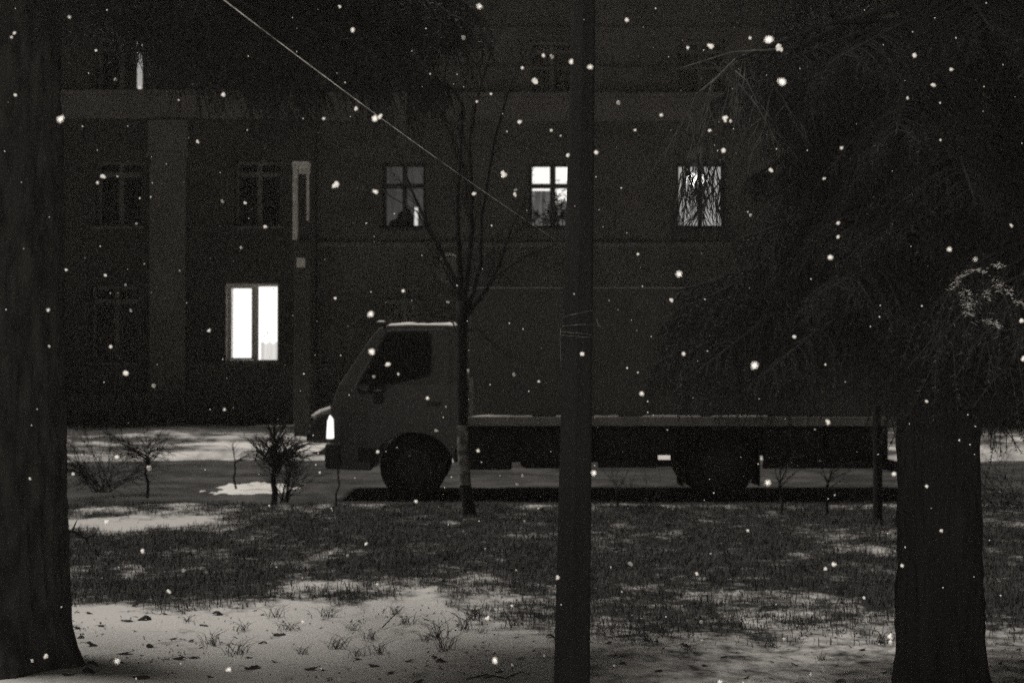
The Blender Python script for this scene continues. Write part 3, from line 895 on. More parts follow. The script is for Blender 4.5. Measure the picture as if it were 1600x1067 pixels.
def bough_mesh(name, L, seed, droop=.28, nb=26, hang=.75, lift=.0):
    """one spruce bough: woody axis, hanging branchlets, needles as slim faces"""
    r = random.Random(seed); g_ = np.random.default_rng(seed)
    w = MB(); segs = []
    def axis(s): return Vector((L * s, .05 * L * math.sin(s * 3 + seed), lift * s - droop * L * s * s + .06 * L * s ** 5))
    pts = [axis(i / 14) for i in range(15)]
    w.tube(pts, [.026 * (1 - .85 * i / 14) + .002 for i in range(15)], 6)
    segs.append((pts[4:], .8))
    for i in range(nb):
        s = .16 + .82 * i / nb + r.uniform(-.015, .015)
        for sd in (-1, 1):
            p = axis(s); ln = (.22 + .42 * (1 - abs(s - .45)) ** 1.5) * r.uniform(.6, 1.15) * min(1.2, L / 1.5) * (1 if s < .85 else .6)
            d = Vector((r.uniform(.25, .7), sd * r.uniform(.55, 1.0), -r.uniform(.1, .5))).normalized()
            q = p.copy(); bp = [q.copy()]
            ns = 7
            for k in range(ns):
                q = q + d * ln / ns; d.z -= hang * .2 * r.uniform(.5, 1.5); d.normalize(); bp.append(q.copy())
            w.tube(bp, [.006 - .0006 * k for k in range(ns + 1)], 3, False)
            segs.append((bp, 1))
            for k in range(2, ns):
                for s2 in (-1, 1):
                    if r.random() < .75:
                        dd = (d * .6 + Vector((r.uniform(-.3, .6), s2 * r.uniform(.2, .9) * .7, -r.uniform(.1, .9)))).normalized()
                        l2 = ln * r.uniform(.22, .5)
                        e = [bp[k], bp[k] + dd * l2 * .5, bp[k] + dd * l2 + Vector((0, 0, -.18 * l2))]
                        w.tube(e, [.003, .0025, .0015], 3, False); segs.append((e, 1))
    A, B = [], []
    for sp, _ in segs:
        for k in range(len(sp) - 1):
            A.append(sp[k]); B.append(sp[k + 1])
    A = np.array(A); B = np.array(B); ln = np.linalg.norm(B - A, axis=1)
    cnt = np.maximum(1, (ln / .0105 * 2.4)).astype(int)
    idx = np.repeat(np.arange(len(A)), cnt); n = len(idx)
    t = g_.random(n)[:, None]
    P = A[idx] * (1 - t) + B[idx] * t
    D = (B - A)[idx] / ln[idx][:, None]
    rd = g_.normal(size=(n, 3)); rd -= (rd * D).sum(1)[:, None] * D; rd /= np.linalg.norm(rd, axis=1)[:, None] + 1e-6
    tip = (D * .55 + rd * .85); tip *= (g_.uniform(.016, .026, n))[:, None]
    wd = np.cross(tip, g_.normal(size=(n, 3))); wd /= np.linalg.norm(wd, axis=1)[:, None] + 1e-6; wd *= .0021
    V = np.concatenate([P - wd, P + wd, P + tip], 0)
    Fc = np.stack([np.arange(n), np.arange(n) + n, np.arange(n) + 2 * n], 1)
    nw = len(w.v)
    # woody quads -> tris
    tri = []
    for f_ in w.f:
        for k in range(1, len(f_) - 1): tri.append((f_[0], f_[k], f_[k + 1]))
    VV = np.concatenate([np.array(w.v), V], 0); FF = np.concatenate([np.array(tri), Fc + nw], 0)
    me = np_mesh(name, VV, FF)
    me.materials.append(M['twig']); me.materials.append(M['needle'])
    me.polygons.foreach_set('material_index', np.concatenate([np.zeros(len(tri)), np.ones(n)]).astype(np.int32))
    return me


BOUGHS = [bough_mesh('bough', 1.5, 1), bough_mesh('bough', 1.5, 2, .38, 26, 1.0), bough_mesh('bough', 1.5, 3, .2, 24, .6), bough_mesh('bough', 1.5, 4, .45, 26, 1.1)]


def bough(parent, z, az, length, pitch=0, var=None, off=0.1):
    o = link('bough', BOUGHS[random.randrange(4) if var is None else var], None, parent)
    k = length / 1.5
    o.location = (off * math.cos(az), off * math.sin(az), z); o.scale = (k, max(.8, min(1.25, k)), max(.8, min(1.2, k)))
    o.rotation_euler = (random.uniform(-.2, .2), pitch + random.uniform(-.08, .08), az)
    return o


spr = tag(empty('spruce_tree', at(22, 1045, 7.55)), 'thick rough barked spruce trunk at the left edge with dark boughs overhead', 'tree')
spr.location.z = 0.03
bark_trunk('trunk', M['bark'], spr, .268, 11, (-.002, 0), .09, 1, .017)
rb = random.Random(21)
random.seed(5)
# boughs sweeping right across the top of the view, and the crown above
for z, az, ln, pit, v in ((3.55, 2, 2.1, -.1, 1), (3.75, 14, 2.4, -.08, 3), (3.5, -16, 1.7, -.05, 0), (3.9, 26, 2.5, -.05, 1), (4.0, 6, 2.4, -.06, 3), (3.7, 40, 2.3, -.1, 2), 
                          (4.2, -8, 2.3, 0, 1), (4.3, 18, 2.6, 0, 3), (4.1, 33, 2.6, 0, 2), (3.6, 150, 2.0, 0, 3),
                          (3.45, -45, 1.5, 0, 0), (4.0, 75, 2.5, 0, 1), (3.45, 22, 1.6, -.05, 3)):
    bough(spr, z + .32, R(az), ln, pit + .09, v)
for k in range(30):
    z = 4.7 + k * .2
    az = (k * 2.4) % 6.283
    bough(spr, z, az, max(.5, (1.0 if (az < 1.3 or az > 5.0) else 1.9) * (1 - (z - 4) / 8)), .08)
tw = MB()
p0 = Vector((.26, -.02, .72))
tw.tube([p0, p0 + Vector((.06, 0, .02)), p0 + Vector((.13, .0, -.02)), p0 + Vector((.18, 0, .0))], [.012, .009, .006, .003], 5); tw.tube([p0 + Vector((.06, 0, .02)), p0 + Vector((.09, -.02, .08))], [.006, .002], 5); tw.tube([p0 + Vector((.13, 0, -.02)), p0 + Vector((.16, .0, -.07))], [.005, .002], 5)
tw.build('dead_twig', M['twig'], spr)

spr2 = tag(empty('spruce_tree', at(1467, 1085, 7.0)), 'dark spruce at the right with drooping needled boughs over the truck', 'tree')
spr2.location.z = 0.03
bark_trunk('trunk', M['bark_dark'], spr2, .185, 10, (-.004, 0), .035, 2, .012)
random.seed(9)
for z, az, ln, pit, v in ((2.05, 182, 1.3, -.02, 0), (2.12, 165, 1.4, 0, 1), (2.1, 200, 1.25, .03, 3), (2.25, 178, 1.2, .05, 1), (2.3, 150, 1.35, .05, 2), (2.45, 190, .95, 0, 0), (2.6, 165, .9, .1, 3),
                          (2.8, 185, .82, .1, 1), (2.9, 150, .95, .1, 0), (3.1, 175, .85, .1, 3), (3.3, 190, .85, .1, 1), (3.3, 210, .95, .1, 2), (1.95, 140, 1.2, 0, 3), (2.0, 215, 1.1, 0, 1), (1.9, 190, 1.1, .05, 2),
                          (2.2, 235, 1.15, .05, 0), (2.5, 250, 1.15, .1, 2), (2.75, 230, .95, .1, 3), (3.0, 245, 1.1, .1, 1), (3.3, 235, 1.1, .1, 0), (2.2, 270, 1.1, .1, 1), (2.6, 285, 1.2, .1, 3), (1.9, 255, .95, .05, 3), (1.9, 285, 1.0, .05, 0),
                          (2.15, 100, 1.2, 0, 0), (2.4, 80, 1.3, 0, 2), (2.7, 110, 1.1, 0, 1), (3.0, 95, 1.3, 0, 3), (2.1, 40, 1.2, 0, 1), (2.3, 10, 1.3, 0, 3), (2.5, 340, 1.3, 0, 0), (2.2, 320, 1.2, .05, 2), (1.85, 350, 1.0, .05, 1),
                          (2.8, 20, 1.3, 0, 1), (3.0, 350, 1.3, 0, 2), (3.3, 125, 1.0, .1, 1), (3.4, 60, 1.4, .1, 3), (3.2, 300, 1.4, .1, 0), (2.85, 262, 1.2, .1, 3), (3.5, 265, 1.2, .1, 1), (3.1, 205, .9, .05, 2), (2.0, 120, 1.1, 0, 2)):
    bough(spr2, z, R(az), ln, pit, v, .08)
for k in range(60):
    z = 3.3 + k * .11
    az = (k * 2.4 + .3) % (2 * math.pi); side_ = max(0, -math.cos(az))
    bough(spr2, z, az, max(.5, (1.75 - (.75 * side_ if z < 5.2 else 0)) * (1 - (z - 4) / 7.5)), .12)
o = bough(spr2, 2.35, R(-84), 1.75, .06, 1, .1)
bough(spr2, 2.2, R(-68), 1.5, .05, 3, .1)
rs = random.Random(31)
mb = MB()
for pl, wd_, Yd in (([(1488, 452), (1500, 432), (1522, 421), (1540, 424)], 2.5, 5.25), ([(1552, 436), (1566, 448), (1580, 462)], 4.5, 5.2), ([(1510, 452), (1512, 466), (1518, 480), (1508, 474)], 5.5, 5.2), ([(1543, 452), (1546, 470)], 3.5, 5.25), ([(1538, 500), (1552, 504), (1564, 512)], 4.0, 5.2), ([(1508, 489), (1520, 493)], 2, 5.25), ([(1592, 470), (1604, 480)], 4, 5.2), ([(1556, 412), (1562, 418)], 2, 5.3)):
    pts = [at(a, c, Yd) for a, c in pl]
    for k in range(len(pts) - 1):
        for q in range(45):
            p = pts[k].lerp(pts[k + 1], rs.random()) + Vector((rs.gauss(0, wd_ * .62), rs.gauss(0, 10), rs.gauss(0, wd_ * .62))) / F * Yd
            d = Vector((rs.gauss(0, 1), rs.gauss(0, 1), rs.gauss(0, 1))).normalized() * rs.uniform(.008, .017)
            e = d.orthogonal().normalized() * .0011; n0 = len(mb.v)
            mb.v += [tuple(p - e), tuple(p + e), tuple(p + d)]; mb.f.append((n0, n0 + 1, n0 + 2))
tag(mb.build('frosted_needles', M['frost'], None), kind='stuff')
# dead hanging twigs left of the crown
def twigs(mb, p, d, ln, r, depth, rr, sag=.25, n=6, spread=.6):
    pts = [p.copy()]; q = p.copy(); d = d.normalized()
    for k in range(n):
        q = q + d * ln / n
        d = (d + Vector((rr.uniform(-.18, .18), rr.uniform(-.18, .18), -sag * .3 + rr.uniform(-.12, .12)))).normalized()
        pts.append(q.copy())
    mb.tube(pts, [r * (1 - .75 * k / n) for k in range(n + 1)], 5 if r > .006 else 3, False)
    if depth > 0:
        for k in range(1, n + 1):
            for _ in range(2 if rr.random() < .55 else 1):
                dd = (pts[k] - pts[k - 1]).normalized()
                nd = dd + Vector((rr.uniform(-1, 1), rr.uniform(-1, 1), rr.uniform(-1, .6))) * spread
                twigs(mb, pts[k], nd, ln * rr.uniform(.35, .6), r * .55, depth - 1, rr, sag, max(3, n - 1), spread)


rr = random.Random(12)
base = spr2.location
for root, tips in ((at(1165, 85, 6.9), ((1088, 148), (1085, 215), (1088, 250))), (at(1150, 92, 6.8), ((1112, 130), (1108, 165), (1112, 178)))):
    mb = MB(); pts = [root] + [at(a, c, 6.75) for a, c in tips]
    s0 = Vector((base.x - .1, base.y, at(0, 30, 7).z)); pts = [s0, (s0 + root) / 2 + Vector((0, -.1, .06))] + pts
    mb.tube([p - base for p in pts[2:]], [.007, .006, .005, .003], 5)
    lb = MB(); lb.tube([p - base for p in pts[:3]], [.014, .010, .007], 5); lb.build('dead_branch', M['twig'], spr2)
    for k in range(2, len(pts)):
        for _ in range(3):
            twigs(mb, pts[k] - base, Vector((rr.uniform(-.5, .6), rr.uniform(-.4, .2), -1)), rr.uniform(.15, .38), .0035, 1, rr, .4, 5, .4)
    mb.build('dead_branch', M['dead_twig'], spr2)
mb = MB()
for k in range(17):                                         # thin twigs fanning down before the lit window
    pxk = 1064 + 72 * (k + .5) / 17 + rr.uniform(-4, 4)
    st = at(pxk, 243 + abs(pxk - 1098) * .28 + rr.uniform(-8, 6), 6.75 + rr.uniform(-.12, .12))
    ang = (pxk - 1098) / 72
    twigs(mb, st - base, Vector((-ang * .5 + rr.uniform(-.35, .35), rr.uniform(-.2, .2), -1)), rr.uniform(.2, .31), .0046, 2 if k % 4 == 0 else 1, rr, .15, 7, .4)
arch = [at(a, c, 6.75) - base for a, c in ((1088, 250), (1075, 256), (1064, 272), (1060, 300))]
mb.tube(arch, [.005, .004, .003, .002], 4)
arch = [at(a, c, 6.75) - base for a, c in ((1088, 250), (1105, 246), (1124, 254), (1138, 278))]
mb.tube(arch, [.005, .004, .003, .002], 4)
mb.build('dead_branch', M['twig'], spr2)
mb = MB()
for a, c, e, f_ in ((1225, 75, 1065, 105), (1200, 120, 1250, 205), (1150, 110, 1185, 160), (1155, 130, 1215, 222), (1210, 130, 1195, 200)):
    p, q = at(a, c, 6.7), at(e, f_, 6.6)
    mb.tube([p - base, (p + q) / 2 - base + Vector((0, 0, .03)), q - base], [.005, .004, .002], 4)
    for _ in range(3): twigs(mb, p.lerp(q, rr.uniform(.3, 1)) - base, Vector((rr.uniform(-.8, .8), 0, -.6)), rr.uniform(.1, .2), .0022, 1, rr, .3, 4, .5)
mb.build('dead_branch', M['dead_twig'], spr2)

# young bare tree in the middle
YT = 14.9
yt = tag(empty('young_tree', at(735, 817, YT)), 'slim young bare tree with whitewashed lower trunk before the truck', 'tree'); yt.location.z = .03
def yp(px, py, dy=0): return at(px, py, YT + dy) - yt.location
mb = MB(); mb.tube([yp(737, 824), yp(733, 795), yp(727, 755), yp(723, 700), yp(723, 650), yp(722, 600), yp(722, 550), yp(722, 500), yp(720, 470)], [.085, .068, .06, .056, .054, .053, .052, .055, .056], 12)
mb.build('trunk', M['young_bark'], yt, smooth=True)
mb = MB(); mb.tube([yp(727.2, 757), yp(725, 725), yp(723, 700), yp(722.8, 664)], [.0625, .0605, .059, .0575], 14, False); mb.build('whitewash', M['whitewash'], yt, smooth=True)
rr = random.Random(4)
LIMBS = [([(720, 470), (708, 432), (690, 395), (662, 340), (640, 290), (626, 252)], .03, .4), ([(720, 475), (718, 420), (715, 350), (716, 280), (722, 210), (722, 150)], .036, 0), ([(722, 480), (731, 430), (736, 370), (738, 300), (733, 230), (745, 150), (774, 62)], .034, -.3),
         ([(724, 490), (740, 455), (751, 410), (752, 340), (772, 220), (794, 140), (824, 72)], .032, .3), ([(726, 495), (752, 462), (778, 420), (798, 358), (820, 310)], .028, -.2), ([(748, 468), (775, 430), (820, 400), (862, 384), (885, 375)], .02, .2),
         ([(722, 520), (745, 512), (775, 540), (800, 560)], .010, -.3), ([(720, 530), (708, 505), (690, 490), (640, 470)], .012, .3), ([(720, 455), (704, 440), (690, 410), (684, 400)], .012, -.2), ([(700, 415), (650, 330), (600, 300), (570, 292)], .010, .3),
         ([(735, 340), (720, 240), (690, 180), (655, 160)], .012, -.3)]
for li, (pp, r0, dy) in enumerate(LIMBS):
    mb = MB(); n = len(pp); pts = [yp(a, c, dy * k / n) for k, (a, c) in enumerate(pp)]
    fine = []
    for k in range(n - 1):
        for s in range(4):
            q = pts[k].lerp(pts[k + 1], s / 4) + Vector((rr.uniform(-.008, .008), rr.uniform(-.008, .008), 0)); fine.append(q)
    fine.append(pts[-1])
    m_ = len(fine)
    mb.tube(fine, [r0 * (1 - .72 * k / (m_ - 1)) for k in range(m_)], 7)
    for k in range(5, m_, 2):
        d = (fine[k] - fine[k - 1]).normalized()
        for _ in range(1):
            twigs(mb, fine[k], d + Vector((rr.uniform(-.8, .8), rr.uniform(-.6, .6), rr.uniform(-.1, .5))), rr.uniform(.15, .5) * (.6 if r0 < .015 else 1), max(.0032, r0 * .2), 1, rr, -.2, 5, .55)
    mb.build('limb', M['young_bark'], yt)

# ------------------------------------------------------------------ pole, wire
pole = tag(empty('utility_pole', (at(893, 1067, 6.55).x, 6.55, 0)), 'dark slightly leaning concrete pole standing in front of the truck', 'pole')
b = MB(); n = 0
Yp = 6.55
def polpt(py, wpx, sh=0):
    cx_ = 912.5 - (912.5 - 893) * (py / 1067) ** 1.0 + sh
    return at(cx_, py, Yp) - pole.location, wpx / F * Yp
rings = [polpt(1200, 58)] + [polpt(py, 36 + (55 - 36) * (py / 1067)) for py in (1067, 860, 640, 430, 215, 0, -260, -700)]
for c, w_ in rings:
    for (u, v) in ((-.5, -.16), (-.42, -.30), (-.06, -.5), (.02, -.46), (.42, -.28), (.5, -.16), (.5, .4), (-.5, .4)):
        b.v.append((c.x + u * w_, v * w_ * 1.0, c.z))
for j in range(len(rings) - 1):
    for k in range(8):
        k2 = (k + 1) % 8
        b.f.append((j * 8 + k, j * 8 + k2, (j + 1) * 8 + k2, (j + 1) * 8 + k))
b.f.append(tuple(range(8))); b.f.append(tuple(len(b.v) - 8 + k for k in range(8)))
b.build('shaft', M['pole'], pole, bevel=.005)
for py, tilt, r_ in ((508, -.004, .0009), (521, .006, .0009), (526, .007, .0008), (490, -.016, .0009)):
    c, w_ = polpt(py, 36 + 19 * py / 1067); mb = MB(); pts = []
    for k in range(21):
        a = 2 * math.pi * k / 20
        ux, uy = math.cos(a), math.sin(a); pts.append((c.x + ux * w_ * .555, uy * w_ * .56, c.z - ux * tilt + random.uniform(-.002, .002)))
    mb.tube(pts, r_, 5); mb.build('tie_wire', M['tie'], pole)
c0 = at(876, 513, Yp - .02) - pole.location
mb = MB(); mb.tube([c0, c0 + Vector((-.002, 0, -.06)), c0 + Vector((.0, .0, -.13)), c0 + Vector((.004, 0, -.19))], .001, 5); mb.tube([at(931, 495, Yp) - pole.location, at(935, 508, Yp - .03) - pole.location, at(939, 511, Yp - .03) - pole.location], .002, 5)
mb.build('wire_end', M['tie'], pole)
wire_a, wire_b = at(905, 398, 6.48), at(170, -140, 3.3)
mb = MB(); pts = []
for k in range(41):
    t = k / 40; p = wire_a.lerp(wire_b, t); p.z -= .05 * 4 * t * (1 - t) * .55; pts.append(p - wire_a)
mb.tube(pts, [.0003 + .0016 * (k / 40) ** 1.2 for k in range(41)], 6)  # thinned towards the pole to stand in for the flash fading
wire = tag(mb.build('overhead_wire', M['wire'], None, smooth=True, loc=wire_a), 'thin bright wire running from the pole up to the upper left', 'wire')

# ------------------------------------------------------------------ hedge plants along the kerb
def bush(name, px, base_py, top_py, label, seed, n=9, spread=.5, depth=2, r=.012, stem=True, group=None, cat='bush', dense=1.0, sag=.1):
    Y = CAM_Z * F / (base_py - 569)
    loc = at(px, base_py, Y); loc.z = lawn_h(loc.x, min(Y, 16.2)) - .01 if Y < 16.3 else 0.08
    o = tag(empty(name, loc), label, cat, group)
    h = (base_py - top_py) / F * Y; r_ = random.Random(seed)
    mb = MB()
    if stem:
        pts = [Vector((r_.uniform(-.02, .02), r_.uniform(-.02, .02), -.04 + k * h * .55 / 5)) for k in range(6)]
        mb.tube(pts, [r * 1.5 - r * .1 * k for k in range(6)], 7); top = pts[-1]
        mb.build('stem', M['young_bark'], o)
    mb = MB()
    for k in range(n):
        st = Vector((0, 0, h * r_.uniform(.35, .55))) if stem else Vector((r_.uniform(-.12, .12) * spread, r_.uniform(-.1, .1), -.02))
        d = Vector((r_.uniform(-1, 1) * spread, r_.uniform(-1, 1) * spread, r_.uniform(.35, 1)))
        twigs(mb, st, d, (h * .55 if stem else h * .8) * r_.uniform(.6, 1.05), r * .6, depth, r_, sag, 5, .7 * dense)
    mb.build('branches', M['young_bark'], o)
    return o


bush('clipped_bush', 430, 794, 670, 'dense clipped bush with several stems by the bright snow patch', 3, 19, .75, 2, .026, True, 'bushes along the kerb')
bush('clipped_bush', 446, 792, 690, 'many stemmed bush touching the densest clipped bush on its right', 13, 12, .4, 2, .013, False, 'bushes along the kerb')
bush('bare_bush', 230, 783, 664, 'umbrella shaped bare bush on a single stem left of the clipped bush', 5, 18, 1.3, 2, .013, True, 'bushes along the kerb')
bush('bare_bush', 368, 768, 690, 'small wide bare bush low against the bright snow', 6, 6, 1.2, 1, .010, True, 'bushes along the kerb')
bush('bare_bush', 160, 776, 640, 'large twiggy bush beside the thick left trunk', 7, 24, 1.0, 2, .012, False, 'bushes along the kerb')
bush('sapling', 528, 800, 676, 'thin bare stake like sapling before the truck bumper', 8, 2, .25, 1, .008, True, 'bushes along the kerb', 'sapling')
bush('bare_bush', 648, 797, 762, 'low stub of a bush under the front wheel', 9, 3, .5, 1, .010, True, 'bushes along the kerb')
bush('bare_bush', 963, 806, 728, 'forked bare bush just right of the concrete pole', 10, 5, .7, 1, .009, True, 'bushes along the kerb')
bush('bare_bush', 1008, 806, 722, 'pair of close upright stems left of the rear wheel', 11, 6, .5, 1, .009, False, 'bushes along the kerb')
bush('bare_bush', 1218, 812, 716, 'leafless bush just right of the rear wheel', 15, 6, .6, 1, .012, True, 'bushes along the kerb')
bush('bare_bush', 1292, 812, 712, 'tangled leafless bush between the rear wheel and the dark stake', 16, 7, .7, 1, .012, True, 'bushes along the kerb')
bush('bare_bush', 1328, 806, 730, 'slanting thin bush before the rear end of the truck', 18, 5, .9, 1, .008, False, 'bushes along the kerb')
bush('bare_bush', 1560, 806, 690, 'bare bush right of the dark spruce trunk', 19, 9, .9, 2, .010, False, 'bushes along the kerb')
bush('bare_bush', 1600, 803, 700, 'bare bush at the right edge of the view', 20, 8, .8, 2, .010, False, 'bushes along the kerb')
stk = tag(empty('stake', at(1370, 824, 14.4)), 'dark upright stake beside the rear end of the truck', 'stake'); stk.location.z = .03
mb = MB(); mb.tube([(0, 0, -.1), (.005, 0, .5), (-.005, 0, 1.2)], [.05, .046, .042], 9); mb.build('shaft', M['young_bark'], stk)
mb = MB(); mb.tube([(-.005, 0, 1.2), (-.003, 0, 1.215)], [.036, .02], 9); mb.build('tip', M['young_bark'], stk)

# ------------------------------------------------------------------ grass
def blades(n, xr, yr, keep, hmin, hmax, wd):
    Y = rng.uniform(yr[0] ** .5, yr[1] ** .5, n) ** 2 if False else rng.uniform(yr[0], yr[1], n)
    X = rng.uniform(-1, 1, n) * (Y * .38 + .6)
    ok = np.array([keep(x, y) for x, y in zip(X, Y)]); X, Y = X[ok], Y[ok]; n = len(X)
    Z = np.array([lawn_h(x, y) for x, y in zip(X, Y)]) - .008
    P = np.stack([X, Y, Z], 1)
    h = rng.uniform(hmin, hmax, n)[:, None]; a = rng.uniform(0, 2 * np.pi, n)
    ld = np.stack([np.cos(a), np.sin(a), np.zeros(n)], 1); lean = rng.uniform(.1, 1.3, n)[:, None]
    sd = np.stack([-np.sin(a), np.cos(a), np.zeros(n)], 1) * wd
    up = np.array([0, 0, 1.0])
    m1 = P + up * h * .6 + ld * h * lean * .3; tp = P + up * h * (1 - .35 * lean.clip(0, 1)) + ld * h * lean
    V = np.concatenate([P - sd, P + sd, m1 + sd * .7, m1 - sd * .7, tp], 0)
    i = np.arange(n)
    Fq = np.concatenate([np.stack([i, i + n, i + 2 * n], 1), np.stack([i, i + 2 * n, i + 3 * n], 1), np.stack([i + 3 * n, i + 2 * n, i + 4 * n], 1)], 0)
    return V, Fq


def keep_mid(x, y):
    return rng.random() > .04 + 1.35 * snow_cover(x, y) ** .7 and rng.random() > (0 if y > 8.6 else .6)


V, Fc = blades(210000, None, (8.0, 16.35), keep_mid, .02, .085, .003)
tag(link('grass', np_mesh('grass', V, Fc), M['grass']), kind='stuff')
# sparse tufts on the near snow: each one a thing
TUFT = []
for s in range(4):
    r_ = random.Random(40 + s); mb = MB()
    for k in range(22):
        a = r_.uniform(0, 6.28); q = Vector((r_.gauss(0, .03), r_.gauss(0, .03), -.01)); l_ = r_.uniform(.05, .15)
        d = Vector((math.cos(a) * .5, math.sin(a) * .5, 1))
        mb.tube([q, q + d * l_ * .6, q + d * l_ + Vector((math.cos(a), math.sin(a), -.4)) * l_ * .35], [.0022, .0018, .0006], 3, False)
    me = bpy.data.meshes.new('grass_tuft'); me.from_pydata(mb.v, [], mb.f); me.materials.append(M['grass']); TUFT.append(me)


def on_lawn(px, py):
    Y = (CAM_Z - .055) * F / (py - 569); p = at(px, py, Y); p.z = lawn_h(p.x, p.y); return p


rr = random.Random(77)
tufts = [(515, 965), (545, 985), (520, 1012), (475, 1018), (580, 1000), (600, 1022), (640, 975), (660, 1005), (690, 1000), (720, 985), (700, 1020), (760, 990), (555, 1025), (460, 985), (380, 985), (430, 968), (330, 1008), (362, 1020), (290, 975), (740, 965), (800, 975), (620, 958), (950, 985), (1010, 1005), (1040, 995), (1080, 1020), (1150, 980), (1200, 1010), (1250, 985), (1330, 990), (1380, 1005), (985, 965), (1120, 960), (1290, 1030)]
for px, py in tufts:
    o = link('grass_tuft', TUFT[rr.randrange(4)], None, loc=on_lawn(px + rr.uniform(-8, 8), py)); o.rotation_euler.z = rr.uniform(0, 6); s = rr.uniform(.5, 1.1); o.scale = (s, s, s * rr.uniform(.6, 1.1))
    tag(o, 'thin dry grass tuft poking through the snow ' + ('right of the concrete pole' if px > 893 else 'left of the concrete pole' if px > 400 else 'near the thick left trunk'), 'grass tuft', 'dry grass tufts on the near snow')

# fallen leaves lying on the snow
LEAF = []
for s in range(4):
    r_ = random.Random(60 + s); mb = MB(); nx, ny = 8, 4
    for i in range(nx + 1):
        u = i / nx; wdt = .021 * math.sin(math.pi * (.06 + .9 * u)) ** .8
        for j in range(ny + 1):
            v = j / ny * 2 - 1
            mb.v.append(((u - .5) * .078, v * wdt, .012 * (1 - v * v) * math.sin(math.pi * u) + .006 * math.sin(u * 5 + s) + .003 * r_.uniform(-1, 1)))
    for i in range(nx):
        for j in range(ny):
            a = i * (ny + 1) + j; mb.f.append((a, a + ny + 1, a + ny + 2, a + 1))
    mb.tube([(.038, 0, .004), (.055, .004, .006), (.066, .002, .003)], [.0012, .001, .0008], 4)
    me = bpy.data.meshes.new('fallen_leaf'); me.from_pydata(mb.v, [], mb.f); me.materials.append(M['leaf']); LEAF.append(me)
leaves = [(148, 1041), (142, 1054), (197, 1024), (148, 1011), (128, 999), (124, 984), (161, 982), (200, 974), (228, 973), (211, 950), (273, 999), (281, 1032), (343, 964), (396, 1044), (487, 1046), (437, 990), (412, 1004), (238, 1012), (110, 1060), (223, 1063), (302, 1029), (390, 1027), (585, 1041), (640, 1035), (680, 1030), (780, 1051), (762, 1058), (812, 1035), (690, 1036), (505, 1047), (560, 1030), (142, 960), (170, 947), (260, 965), (320, 980), (905, 1040), (972, 1044), (1028, 1055), (1130, 1030), (1165, 1060), (1310, 1061), (1240, 1040), (1345, 1018), (1070, 1012), (860, 1000), (950, 1010), (560, 1064), (330, 1058), (1040, 985), (1100, 1042), (1380, 1050), (1560, 1040), (1590, 1020), (430, 1034), (610, 1050), (655, 1062), (300, 1004)]
for i, (px, py) in enumerate(leaves):
    o = link('fallen_leaf', LEAF[i % 4], None, loc=on_lawn(px, py) + Vector((0, 0, .004))); s = rr.uniform(.55, 1.15) * (1.1 if i < 20 else .75)
    o.scale = (s, s, s * rr.uniform(.7, 1.6)); o.rotation_euler = (rr.uniform(-.3, .3), rr.uniform(-.2, .2), rr.choice((0, math.pi)) + rr.uniform(-.6, .6))
    tag(o, 'small dark fallen leaf lying on the snow ' + ('right of the concrete pole' if px > 893 else 'left of the concrete pole' if px > 420 else 'near the foot of the thick left trunk'), 'leaf', 'fallen leaves on the near snow')
mb = MB(); p = [on_lawn(a, c) + Vector((0, 0, .006)) for a, c in ((728, 1062), (760, 1054), (790, 1060), (815, 1052), (828, 1056))]
mb.tube([q - p[0] for q in p], [.003, .004, .004, .003, .002], 5); tag(mb.build('fallen_twig', M['twig'], None, loc=p[0]), 'bent dark twig lying on the snow left of the pole foot', 'twig')
mb = MB(); p = [on_lawn(598, 985) + Vector((0, 0, .01)), on_lawn(614, 977) + Vector((0, 0, .05)), on_lawn(632, 969) + Vector((0, 0, .09))]
mb.tube([q - p[0] for q in p], [.004, .003, .002], 5); tag(mb.build('fallen_twig', M['twig'], None, loc=p[0]), 'slanting twig sticking up among the grass tufts on snow', 'twig')

mb = MB(); rl = random.Random(55)
for k in range(2600):                                       # needles, crumbs and stalk ends sprinkled on the snow
    y = 7.0 + 3.4 * rl.random() ** .8; x = rl.uniform(-1, 1) * (y * .37 + .3)
    if noise.noise(Vector((x * 1.3, y * 1.3, 71))) + .35 < rl.random() * .9: continue
    z = lawn_h(x, y) + .0035; a = rl.uniform(0, 6.28); l_ = rl.choice((.006, .009, .014, .022)); w_ = rl.uniform(.0015, .005)
    u = Vector((math.cos(a), math.sin(a), rl.uniform(-.1, .5))) * l_; v = Vector((-math.sin(a), math.cos(a), 0)) * w_; p = Vector((x, y, z)); n0 = len(mb.v)
    mb.v += [tuple(p - u), tuple(p + v), tuple(p + u + Vector((0, 0, .004))), tuple(p - v), tuple(p + Vector((0, 0, .006)))]
    mb.f += [(n0, n0 + 1, n0 + 4), (n0 + 1, n0 + 2, n0 + 4), (n0 + 2, n0 + 3, n0 + 4), (n0 + 3, n0, n0 + 4)]
tag(mb.build('litter', M['leaf'], None), kind='stuff')

